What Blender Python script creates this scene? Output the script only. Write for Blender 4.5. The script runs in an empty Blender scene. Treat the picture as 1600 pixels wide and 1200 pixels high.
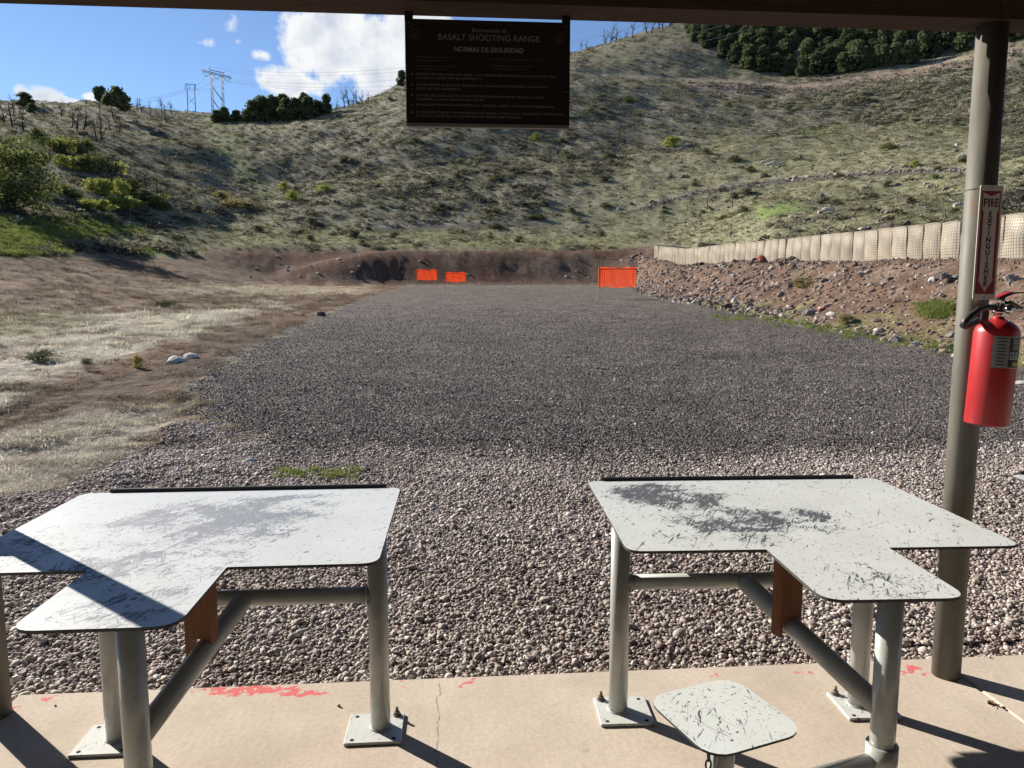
import bpy, math, random
import numpy as np
from mathutils import Vector, Matrix, Euler
R = math.radians
rng = np.random.default_rng(7)
random.seed(7)
sc = bpy.context.scene
C = sc.collection

# ------------------------------------------------------------------ camera
F_PX, PITCH, CAM_H = 1150.0, math.atan(135 / 1150.0), 1.6
cam_d = bpy.data.cameras.new('camera'); cam = bpy.data.objects.new('camera', cam_d); C.objects.link(cam)
cam_d.sensor_width = 36; cam_d.lens = 36 * F_PX / 1600; cam_d.clip_start = 0.05; cam_d.clip_end = 3000
cam.location = (0, 0, CAM_H); cam.rotation_euler = (math.pi / 2 - PITCH, 0, 0)
sc.camera = cam
SP, CP = math.sin(PITCH), math.cos(PITCH)

# ------------------------------------------------------------------ sun, sky, exposure
SUN_EL = R(27.0); SUN_AZ = math.atan2(-0.79, 0.61)          # azimuth measured from +Y towards +X
sun_dir = Vector((math.sin(SUN_AZ) * math.cos(SUN_EL), math.cos(SUN_AZ) * math.cos(SUN_EL), math.sin(SUN_EL)))
sl = bpy.data.lights.new('sun', 'SUN'); sl.energy = 5.0; sl.angle = R(0.53); sl.color = (1.0, 0.93, 0.82)
so = bpy.data.objects.new('sun', sl); C.objects.link(so)
so.rotation_euler = sun_dir.to_track_quat('Z', 'Y').to_euler()
vs = sc.view_settings
vs.view_transform = 'Standard'; vs.look = 'None'; vs.gamma = 1.0; vs.use_curve_mapping = False
vs.exposure = 1.0
world = bpy.data.worlds.new('World'); sc.world = world; world.use_nodes = True
SKY_STRENGTH = 0.076
cy = sc.cycles; cy.max_bounces = 5; cy.diffuse_bounces = 3; cy.glossy_bounces = 2; cy.transmission_bounces = 2; cy.transparent_max_bounces = 4; cy.use_adaptive_sampling = True; cy.adaptive_threshold = .02

def build_world():
    nt = world.node_tree; N = nt.nodes; L = nt.links
    N.clear()
    def n(t, **k):
        x = N.new(t)
        for a, b in k.items(): setattr(x, a, b)
        return x
    def math_(op, a, b=None, c=None, clamp=False):
        m = n('ShaderNodeMath', operation=op); m.use_clamp = clamp
        for i, v in enumerate((a, b, c)):
            if v is None: continue
            if isinstance(v, (int, float)): m.inputs[i].default_value = v
            else: L.new(v, m.inputs[i])
        return m.outputs[0]
    sky = n('ShaderNodeTexSky', sky_type='NISHITA')
    sky.sun_disc = False; sky.sun_elevation = SUN_EL; sky.sun_rotation = SUN_AZ
    sky.altitude = 2000; sky.air_density = .9; sky.dust_density = 0.05; sky.ozone_density = 3.0
    tc = n('ShaderNodeTexCoord')
    sep = n('ShaderNodeSeparateXYZ'); L.new(tc.outputs['Generated'], sep.inputs[0])
    X, Y, Z = sep.outputs
    az = math_('ARCTAN2', X, Y); el = math_('ARCSINE', Z)
    def ang(px, py):
        u = (px - 800) / F_PX; v = (600 - py) / F_PX
        d = Vector((u, CP + v * SP, -SP + v * CP)).normalized()
        return math.atan2(d.x, d.y), math.asin(d.z)
    # (px, py, rx, ry, gain) in photograph pixels, turned into sky angles
    blobs = [(520, 95, 85, 50, 1.0), (480, 50, 50, 45, 1.0), (560, 60, 70, 50, 1.0), (600, 110, 80, 60, 1.0), (455, 130, 70, 32, 1.0), (650, 60, 80, 70, 1.0),
             (520, 30, 75, 38, 1.0), (700, 130, 90, 60, .9), (60, 148, 48, 22, 1.0), (35, 142, 22, 16, 1.0), (95, 160, 40, 14, .9), (150, 152, 26, 10, .75), (358, 40, 16, 26, .5), (330, 68, 24, 10, .45), (412, 88, 20, 9, .42), (368, 66, 14, 8, .42),
             (-330, 120, 120, 45, 1.0), (-460, 150, 90, 40, 1.0), (-900, 60, 200, 70, 1.0), (1900, -60, 160, 60, 1.0)]
    dens = None; low = None
    for (px, py, rx, ry, g) in blobs:
        a0, e0 = ang(px, py); a1, _ = ang(px + rx, py); _, e1 = ang(px, py - ry)
        da = math_('DIVIDE', math_('SUBTRACT', az, a0), abs(a1 - a0)); de = math_('DIVIDE', math_('SUBTRACT', el, e0), abs(e1 - e0))
        r2 = math_('ADD', math_('MULTIPLY', da, da), math_('MULTIPLY', de, de))
        f = math_('MULTIPLY', math_('SUBTRACT', 1.0, r2), g)
        dens = f if dens is None else math_('MAXIMUM', dens, f)
        if g >= .9:
            h = math_('MULTIPLY', math_('SUBTRACT', 1.0, math_('MULTIPLY', r2, .8)), de)
            low = h if low is None else math_('MAXIMUM', low, h)
    dens = math_('MAXIMUM', dens, -1.5)
    no = n('ShaderNodeTexNoise'); no.inputs['Scale'].default_value = 11; no.inputs['Detail'].default_value = 7; no.inputs['Roughness'].default_value = .62
    L.new(tc.outputs['Generated'], no.inputs['Vector'])
    no2 = n('ShaderNodeTexNoise'); no2.inputs['Scale'].default_value = 26; no2.inputs['Detail'].default_value = 3
    L.new(tc.outputs['Generated'], no2.inputs['Vector'])
    fb = math_('MULTIPLY', math_('SUBTRACT', no.outputs['Fac'], .5), 4.6)
    d2 = math_('ADD', math_('SUBTRACT', dens, .12), fb)
    mr = n('ShaderNodeMapRange'); mr.interpolation_type = 'SMOOTHSTEP'
    L.new(d2, mr.inputs['Value']); mr.inputs['From Min'].default_value = -.05; mr.inputs['From Max'].default_value = .55
    # thickness shading: thin rims white, thick cores a little grey-blue
    core = n('ShaderNodeMapRange'); L.new(math_('ADD', math_('MULTIPLY', math_('SUBTRACT', no2.outputs['Fac'], .5), 2.6), d2), core.inputs['Value'])
    core.inputs['From Min'].default_value = .35; core.inputs['From Max'].default_value = 1.9
    colr = n('ShaderNodeMix', data_type='RGBA'); L.new(core.outputs[0], colr.inputs[0])
    colr.inputs[6].default_value = (.475, .48, .485, 1); colr.inputs[7].default_value = (.25, .29, .36, 1)
    b1 = n('ShaderNodeBackground'); L.new(sky.outputs[0], b1.inputs[0]); b1.inputs[1].default_value = SKY_STRENGTH
    b2 = n('ShaderNodeBackground'); L.new(colr.outputs[2], b2.inputs[0]); b2.inputs[1].default_value = 1.0
    mx = n('ShaderNodeMixShader'); L.new(mr.outputs[0], mx.inputs[0]); L.new(b1.outputs[0], mx.inputs[1]); L.new(b2.outputs[0], mx.inputs[2])
    out = n('ShaderNodeOutputWorld'); L.new(mx.outputs[0], out.inputs[0])
build_world()
world.cycles.sampling_method = 'MANUAL'; world.cycles.sample_map_resolution = 512

# ------------------------------------------------------------------ helpers
def ray(px, py):
    u = (px - 800) / F_PX; v = (600 - py) / F_PX
    return np.array([u, CP + v * SP, -SP + v * CP])
def at_z(px, py, z):
    d = ray(px, py); t = (z - CAM_H) / d[2]
    return Vector(d * t) + Vector((0, 0, CAM_H))
def at_y(px, py, Y):
    d = ray(px, py); t = Y / d[1]
    return Vector(d * t) + Vector((0, 0, CAM_H))
def project(P):
    P = np.asarray(P, float); z = P[..., 2] - CAM_H
    zc = P[..., 1] * CP - z * SP; yc = P[..., 1] * SP + z * CP
    zc = np.where(zc < .05, .05, zc)
    return 800 + F_PX * P[..., 0] / zc, 600 - F_PX * yc / zc

_perm = np.random.default_rng(3).permutation(512)
_perm = np.concatenate([_perm, _perm])
_g = np.random.default_rng(4).uniform(0, 2 * np.pi, 512); _gx, _gy = np.cos(_g), np.sin(_g)
def pn(x, y):
    xi = np.floor(x).astype(int); yi = np.floor(y).astype(int); xf = x - xi; yf = y - yi
    u = xf ** 3 * (xf * (xf * 6 - 15) + 10); v = yf ** 3 * (yf * (yf * 6 - 15) + 10)
    def g(ix, iy, dx, dy):
        h = _perm[(_perm[ix & 511] + iy) & 511]
        return _gx[h] * dx + _gy[h] * dy
    a = g(xi, yi, xf, yf); b = g(xi + 1, yi, xf - 1, yf); c = g(xi, yi + 1, xf, yf - 1); d = g(xi + 1, yi + 1, xf - 1, yf - 1)
    return 1.5 * ((a * (1 - u) + b * u) * (1 - v) + (c * (1 - u) + d * u) * v)
def fbm(x, y, o=4, k=.5):
    s = 0; a = 1.0
    for i in range(o):
        s = s + a * pn(x + 17.3 * i, y - 9.1 * i); x = x * 2.03; y = y * 2.03; a *= k
    return s
def sstep(a, b, x):
    t = np.clip((x - a) / (b - a), 0, 1); return t * t * (3 - 2 * t)

class MB:
    def __init__(s): s.v = []; s.f = []; s.sm = []
    def add(s, vs_, fs, smooth=False):
        o = len(s.v); s.v += [tuple(p) for p in vs_]; s.f += [tuple(i + o for i in f) for f in fs]; s.sm += [smooth] * len(fs); return s
    def box(s, c, d, rot=None, bev=0.0):
        x, y, z = (q / 2 for q in d); b = min(bev, x * .9, y * .9, z * .9)
        if b <= 0:
            P = [Vector((i, j, k)) for i in (-x, x) for j in (-y, y) for k in (-z, z)]
            Fs = [(0, 1, 3, 2), (4, 6, 7, 5), (0, 4, 5, 1), (2, 3, 7, 6), (0, 2, 6, 4), (1, 5, 7, 3)]
        else:
            P = []; Fs = []
            prof = [(-z, b), (-z + b, 0), (z - b, 0), (z, b)]
            for zz, ins in prof:
                xx, yy = x - ins, y - ins
                P += [Vector(q) for q in ((-xx, -yy + b, zz), (-xx + b, -yy, zz), (xx - b, -yy, zz), (xx, -yy + b, zz), (xx, yy - b, zz), (xx - b, yy, zz), (-xx + b, yy, zz), (-xx, yy - b, zz))]
            for k in range(3):
                for i in range(8): Fs.append((k * 8 + i, k * 8 + (i + 1) % 8, k * 8 + 8 + (i + 1) % 8, k * 8 + 8 + i))
            Fs += [tuple(range(7, -1, -1)), tuple(range(24, 32))]
        M = rot if rot is not None else Matrix.Identity(3)
        return s.add([M @ p + Vector(c) for p in P], Fs)
    def tube(s, p0, p1, r0, r1=None, n=12, cap=True):
        return s.path([p0, p1], [r0, r0 if r1 is None else r1], n, cap)
    def path(s, pts, rad, n=8, cap=True, smooth=True):
        pts = [Vector(p) for p in pts]
        if not isinstance(rad, (list, tuple)): rad = [rad] * len(pts)
        P = []; Fs = []; prev = None
        for i, p in enumerate(pts):
            t = (pts[min(i + 1, len(pts) - 1)] - pts[max(i - 1, 0)])
            if t.length < 1e-9: t = Vector((0, 0, 1))
            t.normalize()
            if prev is None:
                a = Vector((0, 0, 1)) if abs(t.z) < .9 else Vector((1, 0, 0)); e1 = t.cross(a).normalized()
            else: e1 = (prev - t * prev.dot(t)); e1 = e1.normalized() if e1.length > 1e-6 else t.orthogonal().normalized()
            prev = e1; e2 = t.cross(e1)
            for k in range(n):
                w = 2 * math.pi * k / n; P.append(p + (e1 * math.cos(w) + e2 * math.sin(w)) * rad[i])
        for i in range(len(pts) - 1):
            for k in range(n): Fs.append((i * n + k, i * n + (k + 1) % n, i * n + n + (k + 1) % n, i * n + n + k))
        s.add(P, Fs, smooth)
        if cap and n > 2:
            m = (len(pts) - 1) * n
            o = len(s.v) - len(P)
            s.f += [tuple(o + k for k in range(n - 1, -1, -1)), tuple(o + m + k for k in range(n))]; s.sm += [False, False]
        return s
    def lathe(s, prof, n=24, M=None):
        P = []; Fs = []
        for (r, z) in prof:
            for k in range(n):
                w = 2 * math.pi * k / n; q = Vector((r * math.cos(w), r * math.sin(w), z)); P.append(M @ q if M else q)
        for i in range(len(prof) - 1):
            for k in range(n): Fs.append((i * n + k, i * n + (k + 1) % n, i * n + n + (k + 1) % n, i * n + n + k))
        return s.add(P, Fs, True)
    def slab(s, outline, z0, z1, bev=0.0):
        n = len(outline)
        cx = sum(p[0] for p in outline) / n; cy = sum(p[1] for p in outline) / n
        P = [(x, y, z0) for x, y in outline] + [(x, y, z1) for x, y in outline]
        Fs = [(i, (i + 1) % n, n + (i + 1) % n, n + i) for i in range(n)] + [tuple(range(n - 1, -1, -1)), tuple(range(n, 2 * n))]
        return s.add(P, Fs)
    def mesh(s, name):
        m = bpy.data.meshes.new(name); m.from_pydata(s.v, [], s.f); m.polygons.foreach_set('use_smooth', s.sm); m.update(); return m
    def build(s, name, mat, parent=None, loc=None, rot=None):
        return link(name, s.mesh(name), mat, parent, loc, rot)

def link(name, me, mat, parent=None, loc=None, rot=None):
    o = bpy.data.objects.new(name, me); C.objects.link(o)
    if mat is not None and len(me.materials) == 0: me.materials.append(mat)
    if parent is not None: o.parent = parent
    if loc is not None: o.location = loc
    if rot is not None: o.rotation_euler = rot
    return o
def empty(name, loc=(0, 0, 0), rz=0):
    o = bpy.data.objects.new(name, None); C.objects.link(o); o.location = loc; o.rotation_euler = (0, 0, rz); o.empty_display_size = .2; return o
def tag(o, label=None, cat=None, group=None, kind=None):
    if label: o['label'] = label
    if cat: o['category'] = cat
    if group: o['group'] = group
    if kind: o['kind'] = kind
    return o
def np_mesh(name, V, Fq, smooth=False):
    V = np.asarray(V, np.float32); Fq = np.asarray(Fq, np.int32); k = Fq.shape[1]
    m = bpy.data.meshes.new(name); m.vertices.add(len(V)); m.vertices.foreach_set('co', V.ravel())
    m.loops.add(Fq.size); m.loops.foreach_set('vertex_index', Fq.ravel())
    m.polygons.add(len(Fq)); m.polygons.foreach_set('loop_start', np.arange(0, Fq.size, k, dtype=np.int32)); m.polygons.foreach_set('loop_total', np.full(len(Fq), k, np.int32))
    m.polygons.foreach_set('use_smooth', np.full(len(Fq), smooth)); m.update(calc_edges=True); return m
def set_attr(me, name, typ, data, dom='POINT'):
    a = me.attributes.new(name, typ, dom); d = np.asarray(data, np.float32 if typ != 'INT' else np.int32)
    a.data.foreach_set({'FLOAT': 'value', 'INT': 'value', 'FLOAT_VECTOR': 'vector', 'FLOAT_COLOR': 'color'}[typ], d.ravel())

# ------------------------------------------------------------------ materials
class Mat:
    def __init__(s, name, col=(.5, .5, .5), rough=.8, metal=0.0, spec=.3):
        s.m = bpy.data.materials.new(name); s.m.use_nodes = True; s.nt = s.m.node_tree; s.N = s.nt.nodes; s.L = s.nt.links
        s.b = s.N['Principled BSDF']; s.b.inputs['Base Color'].default_value = (*col, 1); s.b.inputs['Roughness'].default_value = rough
        s.b.inputs['Metallic'].default_value = metal; s.b.inputs['Specular IOR Level'].default_value = spec
        s._co = None
    def n(s, t, **k):
        x = s.N.new(t)
        for a, b in k.items(): setattr(x, a, b)
        return x
    def co(s, kind='Object', scale=None):
        if s._co is None: s._co = s.n('ShaderNodeTexCoord')
        o = s._co.outputs[kind]
        if scale is None: return o
        mp = s.n('ShaderNodeMapping'); s.L.new(o, mp.inputs[0]); mp.inputs['Scale'].default_value = scale; return mp.outputs[0]
    def noise(s, scale, detail=4, rough=.5, vec=None, dist=0.0):
        x = s.n('ShaderNodeTexNoise'); x.inputs['Scale'].default_value = scale; x.inputs['Detail'].default_value = detail; x.inputs['Roughness'].default_value = rough; x.inputs['Distortion'].default_value = dist
        s.L.new(vec if vec is not None else s.co(), x.inputs['Vector']); return x.outputs['Fac']
    def vor(s, scale, out='Distance', vec=None, feature='F1'):
        x = s.n('ShaderNodeTexVoronoi', feature=feature); x.inputs['Scale'].default_value = scale
        s.L.new(vec if vec is not None else s.co(), x.inputs['Vector']); return x.outputs[out]
    def op(s, o, a, b=None, c=None, clamp=False):
        m = s.n('ShaderNodeMath', operation=o); m.use_clamp = clamp
        for i, v in enumerate((a, b, c)):
            if v is None: continue
            if isinstance(v, (int, float)): m.inputs[i].default_value = v
            else: s.L.new(v, m.inputs[i])
        return m.outputs[0]
    def rng(s, v, a, b, c=0.0, d=1.0, smooth=False):
        m = s.n('ShaderNodeMapRange'); m.interpolation_type = 'SMOOTHSTEP' if smooth else 'LINEAR'; s.L.new(v, m.inputs[0])
        for i, q in enumerate((a, b, c, d)): m.inputs[i + 1].default_value = q
        return m.outputs[0]
    def mix(s, f, a, b, blend='MIX'):
        m = s.n('ShaderNodeMix', data_type='RGBA', blend_type=blend)
        if isinstance(f, (int, float)): m.inputs[0].default_value = f
        else: s.L.new(f, m.inputs[0])
        for i, v in ((6, a), (7, b)):
            if isinstance(v, (tuple, list)): m.inputs[i].default_value = (*v, 1) if len(v) == 3 else v
            else: s.L.new(v, m.inputs[i])
        return m.outputs[2]
    def attr(s, name, out='Color', typ='GEOMETRY'):
        a = s.n('ShaderNodeAttribute'); a.attribute_name = name; a.attribute_type = typ; return a.outputs[out]
    def ramp(s, v, stops):
        r = s.n('ShaderNodeValToRGB'); s.L.new(v, r.inputs[0]); e = r.color_ramp.elements
        while len(e) < len(stops): e.new(.5)
        for x, (p, c) in zip(e, stops): x.position = p; x.color = (*c, 1)
        return r.outputs[0]
    def col(s, v): s.L.new(v, s.b.inputs['Base Color']); return s
    def rough(s, v): s.L.new(v, s.b.inputs['Roughness']); return s
    def bump(s, h, strength=.3, dist=.01):
        b = s.n('ShaderNodeBump'); b.inputs['Strength'].default_value = strength; b.inputs['Distance'].default_value = dist
        s.L.new(h, b.inputs['Height']); s.L.new(b.outputs[0], s.b.inputs['Normal']); return s
    def leafy(s, f=.45, gain=1.1):
        lk = s.b.inputs['Base Color'].links[0].from_socket; t = s.n('ShaderNodeBsdfTranslucent'); s.L.new(s.mix(1.0, lk, (gain, gain, gain * .85), 'MULTIPLY'), t.inputs[0])
        m = s.n('ShaderNodeMixShader'); m.inputs[0].default_value = f; s.L.new(s.b.outputs[0], m.inputs[1]); s.L.new(t.outputs[0], m.inputs[2])
        s.L.new(m.outputs[0], s.N['Material Output'].inputs[0]); return s
    def grey(s, v):
        c = s.n('ShaderNodeCombineColor'); 
        for i in range(3): s.L.new(v, c.inputs[i])
        return c.outputs[0]

def simple(name, col, rough=.8, metal=0.0, var=.25, scale=6, bump=0.0, spec=.3, bscale=None):
    M = Mat(name, col, rough, metal, spec)
    v = M.rng(M.noise(scale, 6, .6), .25, .75, 1 - var, 1 + var)
    M.col(M.mix(1.0, col, M.grey(v), 'MULTIPLY'))
    if bump: M.bump(M.noise(bscale or scale * 6, 5, .6), bump, .01)
    return M.m

# ------------------------------------------------------------------ terrain shape
# hillside profiles measured along bearings: bearing (photo column) -> [(distance forward, photo row), ...]
COLS = [
 (-1400, [(20, 540), (40, 420), (70, 350), (120, 260), (300, 200), (500, 215)]),
 (-600, [(12, 610), (20, 535), (30, 470), (50, 385), (65, 345), (110, 255), (250, 165), (450, 190)]),
 (0,    [(12, 605), (20, 530), (30, 474), (40, 434), (50, 393), (65, 342), (100, 265), (150, 210), (245, 166), (420, 190)]),
 (100,  [(12, 605), (20, 532), (30, 480), (45, 432), (60, 385), (72, 350), (110, 270), (160, 210), (255, 164), (420, 190)]),
 (200,  [(14, 590), (30, 485), (45, 445), (62, 408), (78, 375), (92, 342), (130, 262), (175, 205), (250, 164), (400, 190)]),
 (330,  [(16, 575), (35, 480), (60, 440), (75, 412), (86, 386), (100, 356), (140, 284), (200, 208), (225, 190), (340, 187)]),
 (365,  [(16, 585), (35, 484), (60, 446), (76, 420), (86, 391), (95, 374), (110, 350), (145, 290), (222, 191), (340, 189)]),
 (450,  [(20, 560), (40, 484), (70, 450), (81, 440), (88, 389), (105, 360), (145, 292), (222, 188), (320, 196)]),
 (550,  [(88, 390), (105, 362), (150, 276), (235, 164), (330, 190)]),
 (630,  [(88, 390), (105, 366), (150, 266), (245, 132), (350, 165)]),
 (760,  [(88, 390), (105, 368), (150, 255), (250, 104), (360, 140)]),
 (900,  [(88, 391), (105, 364), (150, 245), (255, 77), (370, 110)]),
 (1050, [(80, 396), (100, 360), (150, 230), (205, 124), (262, 36), (380, 80)]),
 (1200, [(38, 413), (60, 378), (100, 308), (150, 212), (195, 133), (208, 122), (275, 15), (400, 40)]),
 (1400, [(29, 412), (40, 386), (80, 312), (140, 196), (178, 119), (190, 108), (275, -5), (400, 30)]),
 (1600, [(22, 405), (30, 378), (60, 305), (110, 206), (140, 142), (150, 132), (260, -25), (400, 20)]),
 (2300, [(16, 400), (25, 365), (60, 280), (110, 190), (180, 100), (260, -40), (400, 10)]),
]
_rs = np.exp(np.linspace(math.log(2.0), math.log(900), 260))
_az = []; _tab = []
def _col(az, pts):
    r = np.array([p[0] for p in pts]); z = np.array([p[1] for p in pts])
    t = np.interp(np.log(_rs), np.log(r), z, left=None, right=None)
    near = _rs < r[0]; t[near] = z[0] - (r[0] - _rs[near]) * .6
    far = _rs > r[-1]; t[far] = z[-1] - (_rs[far] - r[-1]) * .12
    k = np.array([1, 2, 3, 2, 1.]) / 9
    ts = np.convolve(np.pad(t, 2, 'edge'), k, 'valid'); _az.append(az); _tab.append(ts)
for px, pts in COLS:
    u = (px - 800) / F_PX; q = []
    for (Y, py) in pts:
        P = at_y(px, py, Y); q.append((math.hypot(P.x, P.y), P.z))
    _col(math.atan(u), q)
for sgn in (-1, 1):
    for az, zz in ((85, (0, 12, 25)), (120, (-.3, 0, 5)), (180, (-.4, -1, -1))):
        if not (sgn == -1 and az == 180): _col(R(az) * sgn, [(30, zz[0]), (120, zz[1]), (400, zz[2])])
_col(-math.pi, [(30, -.4), (120, -1), (400, -1)])
_o = np.argsort(_az); _az = np.array(_az)[_o]; _tab = np.array(_tab)[_o]
_azf = np.linspace(-math.pi, math.pi, 1441)
_full = np.empty((1441, len(_rs)))
for j in range(len(_rs)): _full[:, j] = np.interp(_azf, _az, _tab[:, j])
_k = np.hanning(9); _k /= _k.sum()
_full = np.apply_along_axis(lambda a: np.convolve(np.pad(a, 4, 'edge'), _k, 'valid'), 0, _full)
def hill_z(x, y):
    az = np.arctan2(x, y); r = np.maximum(np.hypot(x, y), 2.001)
    i = (az + math.pi) / (2 * math.pi) * 1440; j = (np.log(r) - math.log(2.0)) / (math.log(900) - math.log(2.0)) * 259
    i = np.clip(i, 0, 1439.999); j = np.clip(j, 0, 258.999); i0 = i.astype(int); j0 = j.astype(int); a = i - i0; b = j - j0
    T = _full
    return (T[i0, j0] * (1 - a) + T[i0 + 1, j0] * a) * (1 - b) + (T[i0, j0 + 1] * (1 - a) + T[i0 + 1, j0 + 1] * a) * b
TH = R(4.5); OB = np.array([1.853, 2.978]); EX = np.array([math.cos(TH), math.sin(TH)]); EY = np.array([-math.sin(TH), math.cos(TH)])
def to_b(x, y): return (x - OB[0]) * EX[0] + (y - OB[1]) * EX[1], (x - OB[0]) * EY[0] + (y - OB[1]) * EY[1]
def from_b(bx, by, z=0.0): return Vector((OB[0] + bx * EX[0] + by * EY[0], OB[1] + bx * EX[1] + by * EY[1], z))
_WY = np.array([0, 20, 25, 34, 63, 79, 95.]); _WZ = np.array([2.3, 2.68, 2.86, 3.2, 4.4, 5.8, 6.4])
def pad_l(y): return np.interp(y, [3, 6.4, 7.5, 9, 11, 15, 20, 28, 45, 80], [-2.0, -2.2, -2.7, -3.9, -4.9, -5.6, -6.3, -7.2, -8.8, -11.5])
def pad_r(y): return np.interp(y, [3, 10, 16, 25, 44, 60, 80], [8.5, 9.0, 9.2, 9.0, 8.8, 9.8, 13])
def height(x, y, detail=True):
    x = np.asarray(x, float); y = np.asarray(y, float)
    base = np.where(y > 3, .038 * (np.minimum(y, 82) - 3), 0) - .03
    base = base - .06 * sstep(-1, -4, y)
    r = np.hypot(x, y)
    wob = fbm(x * .25, y * .25, 3) * .5
    # right bank
    zw = np.interp(y, _WY, _WZ); pr = pad_r(y)
    fade = sstep(7, 13, y)
    bank = base + (zw - base) * sstep(0, 1, (x - pr - .2 + wob * .5) / (14.0 - pr)) * fade
    # far berm
    yf = 78.5 + wob * .3 - np.where(x < -12, .3 * (-12 - x), 0); amp = 4.1 - np.clip((-12 - x) * .07, 0, 1.6)
    berm = base + amp * sstep(0, 1, (y - yf) / 8.8) * sstep(-34, -16, x) * sstep(24, 16, x)
    h = hill_z(x, y)
    z = np.maximum(np.maximum(base, bank), berm)
    k = .25 + .004 * r
    d = np.clip((h - z) / k, -1, 1)
    z = np.where(h - z > k, h, np.where(h - z < -k, z, z + k * (d + 1) ** 2 / 4))
    if detail:
        pad = sstep(.6, -.6, pad_l(y) - x) * sstep(.6, -.6, x - pr) * sstep(83, 80, y)
        rough = (1 - pad); calm = 1 - .75 * sstep(72, 77, y) * sstep(95, 89, y) * sstep(28, 20, np.abs(x))
        z = z + fbm(x * .9, y * .9, 4, .55) * (.012 + .05 * rough * sstep(3.2, 7, r)) * sstep(3, 5, y)
        z = z + fbm(x * .75 + 31, y * .75, 3, .6) * rough * .08 * calm * sstep(45, 90, r)
        z = z + fbm(x * .12, y * .12, 4, .55) * rough * .2 * calm * sstep(12, 60, r)
        z = z + fbm(x * .035 + 5, y * .035, 3) * rough * 1.1 * sstep(90, 170, r)
        z = z + np.abs(fbm(x * .3, y * .3, 3)) * rough * .16 * calm * sstep(50, 110, r)
    bx, by = to_b(x, y)
    z = np.where((by < .3) & (by > -7), np.minimum(z, -.03 - .1 * (by < .12)), z)
    return z
def hit(px, py, y0=4.0, y1=420.0):
    """walk along sight lines to the ground; returns points"""
    px = np.atleast_1d(np.asarray(px, float)); py = np.atleast_1d(np.asarray(py, float))
    out = np.full((len(px), 3), np.nan)
    Ys = np.exp(np.linspace(math.log(y0), math.log(y1), 230))
    u = (px - 800) / F_PX; v = (600 - py) / F_PX; dy = CP + v * SP; dz = -SP + v * CP
    T = Ys[None] / dy[:, None]; X = u[:, None] * T; Yg = np.broadcast_to(Ys, X.shape); Z = CAM_H + dz[:, None] * T
    below = Z <= height(X, Yg, False) + .02
    ok = below.any(1); i = np.maximum(below.argmax(1), 1); a = Ys[np.maximum(i - 3, 0)]; b = Ys[np.minimum(i + 3, len(Ys) - 1)]
    f = np.linspace(0, 1, 24); Yf = a[:, None] + (b - a)[:, None] * f; T = Yf / dy[:, None]; X = u[:, None] * T; Z = CAM_H + dz[:, None] * T; hz = height(X, Yf)
    bl = Z <= hz; ok &= bl.any(1); i = bl.argmax(1); k = np.arange(len(px))
    out[ok] = np.stack([X[k, i], Yf[k, i], hz[k, i]], 1)[ok]
    return out
def ground(x, y): return float(height(np.array([x]), np.array([y]))[0])

# ------------------------------------------------------------------ terrain mesh + ground colour zones
def zone_mask(px, py, pts, soft, nz):
    """signed soft polygon in photo columns/rows, only used to find where a soil lies on the ground"""
    P = np.array(pts, float); n = len(P); inside = np.zeros(px.shape, bool); dist = np.full(px.shape, 1e9)
    for i in range(n):
        a = P[i]; b = P[(i + 1) % n]
        c = ((a[1] > py) != (b[1] > py))
        xint = (b[0] - a[0]) * (py - a[1]) / (b[1] - a[1] + 1e-9) + a[0]
        inside ^= c & (px < xint)
        ab = b - a; t = np.clip(((px - a[0]) * ab[0] + (py - a[1]) * ab[1]) / (ab @ ab), 0, 1)
        dist = np.minimum(dist, np.hypot(px - a[0] - t * ab[0], py - a[1] - t * ab[1]))
    sd = np.where(inside, dist, -dist)
    return sstep(-soft, soft, sd + nz * soft * 1.3)
def line_mask(px, py, pts, w, nz):
    P = np.array(pts, float); dist = np.full(px.shape, 1e9)
    for a, b in zip(P[:-1], P[1:]):
        ab = b - a; t = np.clip(((px - a[0]) * ab[0] + (py - a[1]) * ab[1]) / (ab @ ab), 0, 1)
        dist = np.minimum(dist, np.hypot(px - a[0] - t * ab[0], py - a[1] - t * ab[1]))
    return sstep(w * 1.5, w * .5, dist + nz * w * .6)
TRACKS = ([(985, 332), (1080, 305), (1180, 288), (1290, 277), (1400, 270), (1520, 266)], [(590, 358), (680, 356), (800, 350), (850, 352)])
ROAD = [(925, 116), (1000, 119), (1080, 124), (1160, 128), (1230, 135), (1300, 132), (1370, 118), (1440, 104), (1540, 84), (1640, 70)]
def bare(px, py):
    m = line_mask(px, py, ROAD, 2.8, 0)
    for t in TRACKS: m = np.maximum(m, line_mask(px, py + 1.5, t, 3.6, 0))
    return m > .3
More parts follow.
